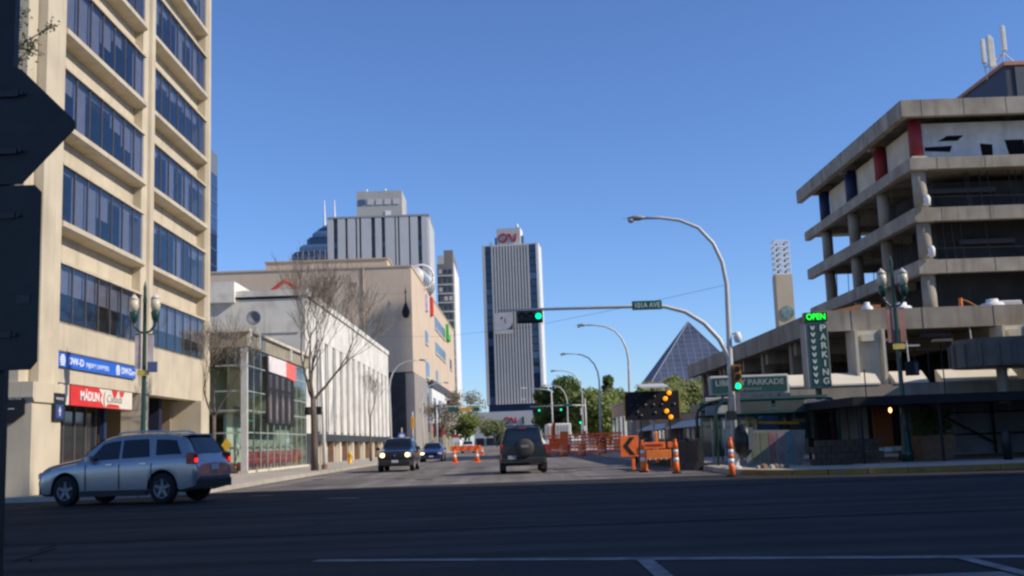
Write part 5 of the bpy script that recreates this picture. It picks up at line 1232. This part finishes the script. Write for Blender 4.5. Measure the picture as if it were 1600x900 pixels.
def make_car(name, label, loc, rz, st, wheels, wr, paint, sidewin, screen, rear, opts):
    """st rows: distance from nose, floor, half width, belt, roof half width, top. Local +Y is forward, nose at y = L/2."""
    t = thing(name, label, opts.get('cat', 'car'), loc, rz, world=False)
    L = st[-1][0]; Yc = lambda x: L / 2 - x
    AR = wr + opts.get('gap', .06)
    def ring(x):
        zb, w, zbelt, wt, zt = interp(st, x)
        za = zb
        for xc in wheels:
            d = abs(x - xc)
            if d < AR: za = max(za, wr + math.sqrt(AR * AR - d * d))
        m = max(zb + .74 * (zbelt - zb), za + .03)
        wz = lambda z: w * (.965 + .035 * min(1, (z - zb) / (m - zb)))
        return [(0, zb if za == zb else za), (w * .86, za), (wz(za + .015), za + (.06 if za == zb else .012)), (w, m), (w * .985, max(zbelt - .06, za + .08)), (w * .965, max(zbelt, za + .1)), (wt + .012, zt - .09), (wt - .02, zt - .045), (wt * .86, zt - .008), (wt * .45, zt + .012), (0, zt + .018)]
    xs = [L * k / 70 for k in range(71)]
    for xc in wheels: xs += [xc + AR * q for q in (-1.0, -.995, -.97, -.9, -.75, .75, .9, .97, .995, 1.0)]
    xs = sorted(set(round(x, 4) for x in xs))
    mb = MB(); R0 = [ring(x) for x in xs]; nr = len(R0[0])
    full = []
    for x, r in zip(xs, R0):
        pts = [(p[0], Yc(x), p[1]) for p in r] + [(-p[0], Yc(x), p[1]) for p in reversed(r[1:-1])]
        full.append(pts)
    n = len(full[0])
    for pts in full: mb.v += pts
    for i in range(len(full) - 1):
        for j in range(n):
            a, b = i * n + j, i * n + (j + 1) % n
            mb.f.append((a, b, b + n, a + n))
    mb.f.append(tuple(range(n))); mb.f.append(tuple((len(full) - 1) * n + k for k in range(n - 1, -1, -1)))
    body = mb.build('body', paint, t, True)
    md = body.modifiers.new('edge', 'EDGE_SPLIT'); md.split_angle = R(42)
    def side(x, tt, s, off=.008):
        r = ring(x); a, b = r[5], r[6]
        return (s * (a[0] + (b[0] - a[0]) * tt + off), Yc(x), a[1] + (b[1] - a[1]) * tt + .002)
    for nm, (x0b, x1b, x0t, x1t, tb, tt) in sidewin:
        for s in (-1, 1):
            def f(u, v, s=s): 
                xb, xt = x0b + (x1b - x0b) * u, x0t + (x1t - x0t) * u
                return side(xb + (xt - xb) * v, tb + (tt - tb) * v, s)
            MB().grid(f, 10, 5).build(nm, car_glass, t, True)
    def top(x, s_, off): 
        zb, w, zbelt, wt, zt = interp(st, x)
        return (s_ * wt * .88, Yc(x) + off[0], zt + .014 * (1 - abs(s_) * 1.2) + off[1])
    if screen: MB().grid(lambda u, v: top(screen[0] + (screen[1] - screen[0]) * u, 2 * v - 1, (.012, .012)), 10, 8).build('windscreen', car_glass, t, True)
    if rear: MB().grid(lambda u, v: top(rear[0] + (rear[1] - rear[0]) * u, (2 * v - 1) * rear[2], (-.014, .012)), 10, 8).build('rear_window', car_glass, t, True)
    W = max(r[2] for r in st)
    for xc in wheels:
        for s in (-1, 1):
            cx = s * (W - .12)
            wh = thing('wheel', '', '', (0, 0, 0), world=False)
            for kk in ('label', 'category'):
                if kk in wh: del wh[kk]
            wh.parent = t; wh.location = (cx, Yc(xc), wr)
            MB().lathe([(wr * .62, -.11), (wr * .9, -.115), (wr * .985, -.08), (wr, 0), (wr * .985, .08), (wr * .9, .115), (wr * .62, .11)], (0, 0, 0), 28, 'x', cap=False).build('tyre', tyre_m, wh, True)
            MB().lathe([(0, s * .03), (wr * .6, s * .05), (wr * .62, s * .08)], (0, 0, 0), 24, 'x', cap=False).build('rim_dish', M('rim shadow', (.05, .05, .055), .5), wh)
            sp = MB()
            for k in range(5):
                a = 2 * math.pi * k / 5 + .3
                d, q = Vector((0, math.cos(a), math.sin(a))), Vector((0, -math.sin(a), math.cos(a)))
                p = [Vector((s * .085, 0, 0)) + d * (wr * .1) - q * .045, Vector((s * .085, 0, 0)) + d * (wr * .1) + q * .045, Vector((s * .1, 0, 0)) + d * (wr * .6) + q * .03, Vector((s * .1, 0, 0)) + d * (wr * .6) - q * .03]
                sp.poly(*p); sp.poly(*[v - Vector((s * .03, 0, 0)) for v in p])
            sp.lathe([(0, s * .1), (wr * .16, s * .09), (wr * .16, s * .04)], (0, 0, 0), 12, 'x'); sp.lathe([(wr * .56, s * .085), (wr * .63, s * .105), (wr * .64, s * .06)], (0, 0, 0), 24, 'x', cap=False)
            sp.build('rim', opts.get('rim', rim_m), wh)
            # dark lining of the wheel arch
            MB().grid(lambda u, v: (s * (W - .02 - .3 * v), Yc(xc) + (AR - .004) * math.cos(math.pi * u), wr + (AR - .004) * math.sin(math.pi * u)), 14, 1).build('wheel_arch', black_matt, t)
    return t, ring, Yc, interp
def add(t, nm, mb, mat, smooth=False): return mb.build(nm, mat, t, smooth)

silver = M('silver car paint', (.33, .345, .375), .22, .06, 1.2, metal=.55, coat=1.0)
st_suv = [(0, .42, .62, .60, .50, .74), (.06, .30, .76, .68, .66, .86), (.3, .24, .86, .82, .74, .98), (.7, .24, .895, .94, .76, 1.06), (1.15, .24, .905, 1.00, .76, 1.13), (1.32, .24, .905, 1.02, .76, 1.17), (1.62, .24, .905, 1.03, .71, 1.40), (1.95, .24, .905, 1.04, .67, 1.60), (2.35, .24, .905, 1.05, .655, 1.685), (3.0, .24, .905, 1.07, .65, 1.71), (3.8, .24, .90, 1.10, .64, 1.69), (4.22, .26, .89, 1.12, .625, 1.63), (4.36, .28, .885, 1.12, .625, 1.58), (4.66, .34, .87, 1.08, .70, 1.17), (4.74, .36, .86, 1.0, .76, 1.06), (4.80, .45, .80, .86, .72, .92)]
car, ring, Yc, ip = make_car('silver_suv', 'silver sport utility car turning left across the crossing', (-9.72, 28.35, .005), R(90 - 15), st_suv, (.97, 3.83), .375, silver,
    [('front_window', (1.55, 2.55, 1.98, 2.5, .10, .90)), ('rear_door_window', (2.63, 3.45, 2.58, 3.32, .10, .90)), ('quarter_window', (3.62, 4.35, 3.55, 4.12, .14, .88))], (1.36, 1.93), (4.25, 4.66, 1.04), {'rim': M('shaded rim', (.20, .205, .22), .4, .1, 8, metal=.3)})
car.scale = (1.0, .97, 1.03)
for s in (-1, 1):
    add(car, 'wing_mirror', MB().bbox(s * 1.0 - .1, s * 1.0 + .1, Yc(1.75) - .08, Yc(1.75) + .08, 1.06, 1.22, .04), silver)
    add(car, 'roof_rail', MB().tube([(s * .60, Yc(2.35), 1.70), (s * .60, Yc(2.5), 1.755), (s * .59, Yc(3.6), 1.75), (s * .59, Yc(3.85), 1.70)], .022, 6), steel)
    add(car, 'tail_lamp', MB().bbox(s * .80 - .09, s * .80 + .09, Yc(4.76), Yc(4.5), .93, 1.2, .03), red_lens)
    add(car, 'head_lamp', MB().bbox(s * .66 - .14, s * .66 + .14, Yc(.22), Yc(.05), .68, .84, .04), M('lamp glass', (.5, .5, .52), .1))
    for x in (2.3, 3.3): add(car, 'door_handle', MB().bbox(s * .905 - .03, s * .905 + .03, Yc(x) - .1, Yc(x) + .1, .97, 1.0, .01), chrome)
    for x in (1.58, 2.58, 3.52): add(car, 'door_seam', MB().box(s * .906 - .006, s * .906 + .006, Yc(x) - .008, Yc(x) + .008, .38, .98), plastic)
    add(car, 'sill_trim', MB().bbox(s * .87 - .05, s * .87 + .05, Yc(3.4), Yc(1.4), .22, .36, .03), plastic)
add(car, 'brake_light', MB().bbox(-.88, -.74, -2.375, -2.345, .97, 1.07, .01), tail_light)
add(car, 'brake_light', MB().bbox(.74, .88, -2.375, -2.345, .97, 1.07, .01), tail_light)
add(car, 'rear_bumper', MB().bbox(-.80, .80, -2.47, -2.2, .36, .62, .07), plastic)
add(car, 'front_bumper', MB().bbox(-.7, .7, 2.2, 2.42, .28, .5, .06), plastic)
add(car, 'number_plate', MB().bbox(-.17, .17, -2.425, -2.40, .78, .92, .01), M('plate', (.55, .55, .55), .5))
add(car, 'rear_spoiler', MB().bbox(-.58, .58, Yc(4.42), Yc(4.2), 1.62, 1.66, .015), silver)

# black boxy SUV driving away
blk = M('black green car paint', (.012, .017, .016), .25, .05, 2, coat=.8)
st_box = [(0, .5, .70, .72, .62, .88), (.08, .36, .82, .85, .74, 1.0), (.4, .34, .90, .98, .78, 1.10), (1.2, .34, .915, 1.06, .80, 1.17), (1.4, .34, .915, 1.08, .78, 1.22), (2.0, .34, .915, 1.09, .70, 1.66), (2.5, .34, .915, 1.1, .69, 1.76), (3.6, .34, .915, 1.11, .69, 1.80), (4.2, .34, .91, 1.11, .69, 1.78), (4.36, .36, .905, 1.11, .70, 1.70), (4.46, .38, .90, 1.10, .78, 1.14), (4.52, .44, .86, 1.0, .80, 1.06)]
car, ring, Yc, ip = make_car('black_suv', 'black boxy utility car with rear spare wheel driving away ahead', (.52, 44.4, .005), R(1), st_box, (.95, 3.6), .37, blk,
    [('front_window', (1.7, 2.55, 2.05, 2.5, .10, .88)), ('rear_door_window', (2.65, 3.4, 2.62, 3.35, .10, .88)), ('quarter_window', (3.5, 4.25, 3.48, 4.15, .10, .88))], (1.45, 1.98), (4.28, 4.44, .95), {'rim': M('dim rim', (.2, .2, .21), .5)})
add(car, 'spare_wheel', MB().lathe([(0, -.14), (.26, -.14), (.33, -.10), (.36, -.03), (.36, .05), (0, .05)], (.05, -2.32, .98), 24, 'y'), M('spare cover', (.045, .046, .044), .7), True)
add(car, 'spare_badge', MB().bbox(-.1, .2, -2.475, -2.463, 1.0, 1.1, .01), M('badge grey', (.22, .22, .22), .5))
for s in (-1, 1):
    add(car, 'tail_lamp', MB().bbox(s * .85 - .06, s * .85 + .06, -2.25, -2.15, .82, 1.12, .02), red_lens)
    add(car, 'wing_mirror', MB().bbox(s * 1.02 - .11, s * 1.02 + .11, Yc(1.75) - .08, Yc(1.75) + .08, 1.1, 1.3, .04), chrome if s > 0 else blk)
    add(car, 'roof_rail', MB().tube([(s * .6, Yc(2.2), 1.78), (s * .6, Yc(2.4), 1.87), (s * .6, Yc(3.9), 1.87), (s * .6, Yc(4.1), 1.79)], .025, 6), plastic)
    add(car, 'mud_flap', MB().box(s * .8 - .12, s * .8 + .12, Yc(4.05), Yc(4.02), .16, .42), plastic)
add(car, 'high_brake_lamp', MB().bbox(-.14, .14, Yc(4.36), Yc(4.30), 1.735, 1.765, .01), red_lens)
add(car, 'rear_bumper', MB().bbox(-.86, .86, -2.36, -2.12, .42, .62, .05), plastic)
add(car, 'number_plate', MB().bbox(-.62, -.30, -2.375, -2.355, .56, .70, .01), M('plate dim', (.3, .3, .32), .5))
add(car, 'roof_rack', MB().bbox(-.55, .55, Yc(3.5), Yc(2.5), 1.83, 1.87, .02), plastic)
add(car, 'exhaust_axle', MB().cyl((-.75, Yc(3.6), .36), (.75, Yc(3.6), .36), .07, n=8), black_matt)

# oncoming dark SUV with lit lamps
navy = M('dark navy car paint', (.012, .013, .020), .22, .05, 2, coat=.9)
st_on = [(0, .45, .72, .66, .62, .82), (.06, .30, .82, .78, .74, .95), (.35, .26, .88, .92, .77, 1.03), (1.1, .26, .895, .99, .78, 1.10), (1.3, .26, .895, 1.01, .76, 1.15), (1.75, .26, .895, 1.02, .69, 1.48), (2.1, .26, .895, 1.03, .66, 1.62), (3.0, .26, .895, 1.05, .66, 1.66), (3.9, .27, .89, 1.07, .65, 1.63), (4.15, .3, .88, 1.07, .66, 1.5), (4.35, .36, .86, 1.0, .72, 1.06), (4.42, .45, .82, .9, .72, .96)]
car, ring, Yc, ip = make_car('navy_suv', 'oncoming dark utility car with lit headlamps', (-5.55, 55.2, .005), R(180), st_on, (.88, 3.52), .35, navy,
    [('front_window', (1.5, 2.45, 1.9, 2.4, .10, .88)), ('rear_door_window', (2.52, 3.25, 2.48, 3.2, .10, .88)), ('quarter_window', (3.35, 3.95, 3.3, 3.8, .10, .85))], (1.34, 1.98), (3.98, 4.3, .95), {})
for s in (-1, 1):
    add(car, 'head_lamp', MB().lathe([(0, .02), (.085, 0), (.12, -.05)], (s * .60, 2.24, .80), 14, 'y'), head_light if True else chrome, True)
    add(car, 'lamp_surround', MB().bbox(s * .62 - .17, s * .62 + .17, 2.02, 2.19, .70, .92, .04), M('lamp glass', (.5, .5, .52), .1))
    add(car, 'fog_lamp', MB().lathe([(0, .02), (.05, 0), (.06, -.04)], (s * .68, 2.22, .46), 12, 'y'), M('fog glass', (.5, .5, .5), .15), True)
    add(car, 'wing_mirror', MB().bbox(s * 1.0 - .1, s * 1.0 + .1, Yc(1.6) - .07, Yc(1.6) + .07, 1.04, 1.2, .04), navy)
    add(car, 'roof_rail', MB().tube([(s * .58, Yc(2.1), 1.64), (s * .58, Yc(2.3), 1.71), (s * .58, Yc(3.5), 1.70), (s * .58, Yc(3.7), 1.64)], .022, 6), plastic)
add(car, 'grille', MB().bbox(-.42, .42, 2.1, 2.215, .68, .86, .03), black_matt)
add(car, 'badge', MB().lathe([(0, .01), (.05, .01), (.06, -.02)], (0, 2.225, .79), 12, 'y'), chrome)
add(car, 'front_bumper', MB().bbox(-.78, .78, 2.05, 2.25, .34, .58, .07), plastic)
add(car, 'number_plate', MB().bbox(-.16, .16, 2.25, 2.27, .44, .56, .01), M('plate', (.55, .55, .55), .5))

# blue sedan following
bluep = M('blue car paint', (.01, .018, .085), .25, .05, 2, coat=.8)
st_sed = [(0, .38, .66, .52, .55, .62), (.06, .24, .80, .60, .70, .72), (.4, .2, .86, .72, .75, .82), (1.1, .2, .875, .84, .76, .94), (1.35, .2, .875, .87, .72, 1.0), (1.8, .2, .875, .89, .62, 1.28), (2.2, .2, .875, .9, .58, 1.40), (2.9, .2, .875, .91, .58, 1.42), (3.3, .2, .875, .92, .6, 1.34), (3.8, .22, .87, .94, .68, 1.06), (4.3, .26, .85, .92, .72, 1.02), (4.45, .38, .8, .8, .7, .9)]
car, ring, Yc, ip = make_car('blue_sedan', 'blue sedan following the oncoming dark car', (-5.75, 82.6, .005), R(180), st_sed, (.85, 3.45), .31, bluep,
    [('front_window', (1.5, 2.4, 1.9, 2.35, .10, .86)), ('rear_door_window', (2.48, 3.2, 2.43, 3.0, .10, .86))], (1.4, 2.02), (3.2, 3.75, .95), {})
for s in (-1, 1):
    add(car, 'head_lamp', MB().bbox(s * .62 - .16, s * .62 + .16, 2.05, 2.22, .55, .70, .04), head_light if s > 0 else M('lamp glass', (.5, .5, .52), .1))
    add(car, 'wing_mirror', MB().bbox(s * .96 - .09, s * .96 + .09, Yc(1.6) - .06, Yc(1.6) + .06, .9, 1.02, .03), bluep)
add(car, 'grille', MB().bbox(-.4, .4, 2.1, 2.225, .5, .62, .03), black_matt)
add(car, 'front_bumper', MB().bbox(-.76, .76, 2.06, 2.24, .26, .46, .06), bluep)
add(car, 'number_plate', MB().bbox(-.16, .16, 2.24, 2.255, .36, .47, .01), M('plate', (.55, .55, .55), .5))
# far white car
car, ring, Yc, ip = make_car('white_car', 'small far white car left of the black utility car', (-5.6, 150, .005), R(180), st_on, (.88, 3.52), .35, M('white car paint', (.7, .7, .7), .3, .03, 2, coat=.5),
    [('front_window', (1.5, 2.45, 1.9, 2.4, .10, .88)), ('rear_door_window', (2.52, 3.25, 2.48, 3.2, .10, .88))], (1.34, 1.98), (3.98, 4.3, .95), {})
for s in (-1, 1): add(car, 'head_lamp', MB().bbox(s * .62 - .16, s * .62 + .16, 2.02, 2.2, .7, .9, .04), M('lamp glass', (.5, .5, .52), .1))

# ================================================================== TREES
def grow(mb, tw, p, d, ln, r, depth, spread, up):
    """recursive limb: mb holds limbs, tw the twigs and buds"""
    pts, rad = [p.copy()], [r]
    seg = 4
    for k in range(seg):
        d = (d + Vector((random.uniform(-1, 1), random.uniform(-1, 1), random.uniform(-.6, 1))) * .16 + Vector((0, 0, up))).normalized()
        p = p + d * ln / seg; pts.append(p.copy()); rad.append(max(.0085, r * (1 - .42 * (k + 1) / seg)))
    (mb if depth > 1 else tw).tube(pts, rad, 6 if depth > 2 else (4 if depth > 0 else 3), cap=False)
    if depth == 0: return
    n = random.choice((2, 3, 3)) if depth > 1 else random.choice((4, 5))
    for k in range(n):
        src = pts[-1] if k < 2 else pts[random.choice((2, 3))]
        ax = Vector((random.uniform(-1, 1), random.uniform(-1, 1), random.uniform(-.3, .6)))
        nd = (d + ax * spread).normalized()
        grow(mb, tw, src.copy(), nd, ln * random.uniform(.70, .92), rad[-1] * random.uniform(.6, .8), depth - 1, spread, up)
def bare_tree(label, x, y, h, r, limbs, depth, ln, seed, spread=.62, lean=(0, 0), leaf=0):
    random.seed(seed)
    t = thing('bare_tree', label, 'tree', (x, y, .13), world=False, group='bare street trees on the west sidewalk')
    tr, tw = MB(), MB()
    top = Vector((lean[0], lean[1], h))
    tr.tube([(0, 0, 0), (lean[0] * .2, lean[1] * .2, h * .35), (lean[0] * .6, lean[1] * .6, h * .7), tuple(top)], [r * 1.25, r, r * .92, r * .85], 10)
    for d in limbs: grow(tr, tw, top - Vector((0, 0, .1)), Vector(d).normalized(), ln, r * .55, depth, spread, .05)
    tr.build('trunk', bark, t, True)
    tw.build('crown', twig_m, t)
    if leaf:
        bd = MB()
        ends = [Vector(v) for v in tw.v]
        for _ in range(leaf):
            p = random.choice(ends) + Vector((random.gauss(0, .1), random.gauss(0, .1), random.gauss(0, .1)))
            a = Vector((random.uniform(-1, 1), random.uniform(-1, 1), random.uniform(-1, 1))) * .028; b = a.orthogonal().normalized() * .022
            bd.poly(p - a, p + b, p + a, p - b)
        bo = bd.build('buds', M('brown bud', (.24, .18, .13), .8, .3, 2), t); bo['kind'] = 'stuff'
    return t
bare_tree('big bare tree spreading in front of the marble hall', -10.05, 56.5, 3.7, .17, [(-.55, .1, 1), (.1, -.2, 1.2), (.75, .2, .75), (-.15, .3, 1.1)], 5, 2.0, 5, .66, (-.05, 0), 900)
bare_tree('slim bare tree at the corner of the cream tower', -11.9, 44.0, 2.6, .09, [(-.5, 0, 1), (.1, .2, 1.1), (.4, -.1, .9)], 4, 1.25, 9, .62, (.02, 0), 500)
bare_tree('young thin bare tree before the marble fins', -11.4, 90.0, 3.6, .09, [(-.2, 0, 1), (.2, .1, 1.1)], 4, 1.1, 14, .5, (0, 0), 300)

def leafy(label, x, y, h, w, mat, seed, n=5200, size=.28, trunk_h=None, group=None, lobes=11, flat=.8, zb=0.13, name='leafy_tree', sparse=1.0):
    random.seed(seed)
    t = thing(name, label, 'tree', (x, y, zb), world=False, group=group)
    th = trunk_h or h * .3
    tr = MB(); tr.tube([(0, 0, 0), (.1, 0, th * .6), (0, .1, h * .75)], [.22 * h / 9, .17 * h / 9, .05], 8)
    cs = []
    for k in range(lobes):
        a = random.uniform(0, 2 * math.pi); rr = w * .5 * math.sqrt(random.random()) * .75
        z = random.uniform(th + (h - th) * .22, h - (h - th) * .16)
        rad = random.uniform(.2, .34) * w * (1.1 - .5 * (z - th) / (h - th))
        c = Vector((rr * math.cos(a), rr * math.sin(a), z)); cs.append((c, rad))
        tr.tube([(0, 0, th * random.uniform(.7, 1.1)), tuple((c + Vector((0, 0, th))) * .5), tuple(c)], [.1 * h / 9, .06 * h / 9, .02], 5)
    tr.build('trunk', bark, t, True)
    mb = MB()
    for _ in range(n):
        c, rad = random.choice(cs)
        v = Vector((random.gauss(0, 1), random.gauss(0, 1), random.gauss(0, 1))).normalized() * rad * (random.random() ** .4) * random.uniform(.8, 1.12)
        v.z *= flat
        p = c + v
        s = size * random.uniform(.6, 1.3)
        a = Vector((random.uniform(-1, 1), random.uniform(-1, 1), random.uniform(-1, 1))).normalized(); b = a.orthogonal().normalized()
        mb.poly(p - a * s, p + b * s * .6, p + a * s, p - b * s * .6)
    mb.build('crown', mat, t)
    return t
ge = 'leafy trees down the east side'
leafy('dark rounded leafy tree right of the ribbed tower', 9.4, 185, 12.0, 11, leaf_d, 21, 11000, .36, 1.6, ge, 16)
leafy('bright green leafy tree beside the dark rounded one', 14.6, 180, 10.2, 10, leaf_y, 22, 9000, .34, 1.4, ge, 15)
leafy('pale green leafy tree behind the second street lamp', 20.5, 190, 10.4, 10, leaf_y, 23, 9000, .34, 1.4, ge, 15)
leafy('yellow green leafy tree left of the arrow board', 26.0, 195, 11.2, 10, leaf_p, 24, 9000, .34, 1.4, ge, 15)
for k, (x, h, m, lb) in enumerate(((31.0, 11.5, leaf_y, 'green leafy tree below the pyramid peak on its street side'), (36.5, 12.6, leaf_p, 'pale spring tree straight below the pyramid peak'), (42.5, 12.0, leaf_y, 'green leafy tree under the parkade roof end'), (48.5, 12.0, leaf_p, 'pale spring tree half hidden by the parkade roof'))):
    leafy(lb, x, 228 + 3 * (k % 2), h + 2.6, 11, m, 31 + k, 8000, .38, 1.6, 'spring trees in front of the pyramid')
leafy('low pale tree filling the gap behind the third street lamp', 17.6, 208, 10.6, 10, leaf_p, 25, 8000, .36, 1.2, ge, 15)
leafy('soft green tree above the tan kiosk', 30.5, 212, 12.0, 11, leaf_y, 26, 9000, .36, 1.2, ge, 15)
leafy('soft pale tree beside the arrow board solar panel', 35.5, 216, 12.6, 11, leaf_p, 27, 9000, .36, 1.2, ge, 15)
leafy('low green tree under the parkade roof tip', 41.5, 214, 11.4, 11, leaf_y, 28, 8000, .36, 1.2, ge, 15)
leafy('dark spruce poking above the trees by the street lamp', 18.6, 200, 14.6, 2.3, leaf_d, 41, 2600, .26, 3.0, ge, 18, 1.7, name='spruce_tree')
gw = 'spring trees down the west side'
leafy('hazy budding tree left of the ribbed tower', -7.9, 215, 13.0, 8.5, LF('budding olive leaf', (.24, .23, .13)), 51, 2600, .2, 3.0, gw, 13)
leafy('fresh green tree low beside the ribbed tower', -7.6, 190, 6.8, 6.0, leaf_y, 52, 3600, .26, 1.5, gw)
leafy('dull green tree at the foot of the ribbed tower', -3.6, 330, 9.0, 9, LF('grey green leaf', (.17, .20, .09)), 53, 3600, .4, 2.0, gw)
leafy('brownish budding tree against the tan block end', -10.2, 160, 9.4, 5.5, LF('budding brown leaf', (.27, .21, .14)), 54, 1600, .16, 2.6, gw)
# leafing branch tree on the southwest, its twigs reach over the frame corner
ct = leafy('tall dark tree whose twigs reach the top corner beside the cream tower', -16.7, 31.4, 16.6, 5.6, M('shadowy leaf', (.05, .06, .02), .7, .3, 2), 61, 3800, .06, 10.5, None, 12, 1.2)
br, lv = MB(), MB()
for tip, z0 in (((3.45, -.4, 13.95), 11.2), ((3.0, -.5, 13.25), 10.6), ((2.5, -.3, 14.6), 11.6)):
    a, b = Vector((.1, 0, z0)), Vector(tip)
    pts = [a.lerp(b, t) + Vector((0, 0, .35 * math.sin(math.pi * t))) for t in (0, .25, .5, .75, 1)]
    br.tube(pts, [.06, .045, .032, .022, .01], 6)
    for _ in range(14):
        t = random.uniform(.55, 1.0); p = a.lerp(b, t) + Vector((0, 0, .35 * math.sin(math.pi * t)))
        q = p + Vector((random.uniform(-.15, .45), random.uniform(-.3, .3), random.uniform(-.3, .3)))
        br.tube([p, q], [.012, .007], 4)
        for _ in range(9):
            c = p.lerp(q, random.random()) + Vector((random.gauss(0, .05), random.gauss(0, .05), random.gauss(0, .05)))
            u = Vector((random.uniform(-1, 1), random.uniform(-1, 1), random.uniform(-1, 1))).normalized() * .055; w = u.orthogonal().normalized() * .03
            lv.poly(c - u, c + w, c + u, c - w)
br.build('branch', bark, ct, True)
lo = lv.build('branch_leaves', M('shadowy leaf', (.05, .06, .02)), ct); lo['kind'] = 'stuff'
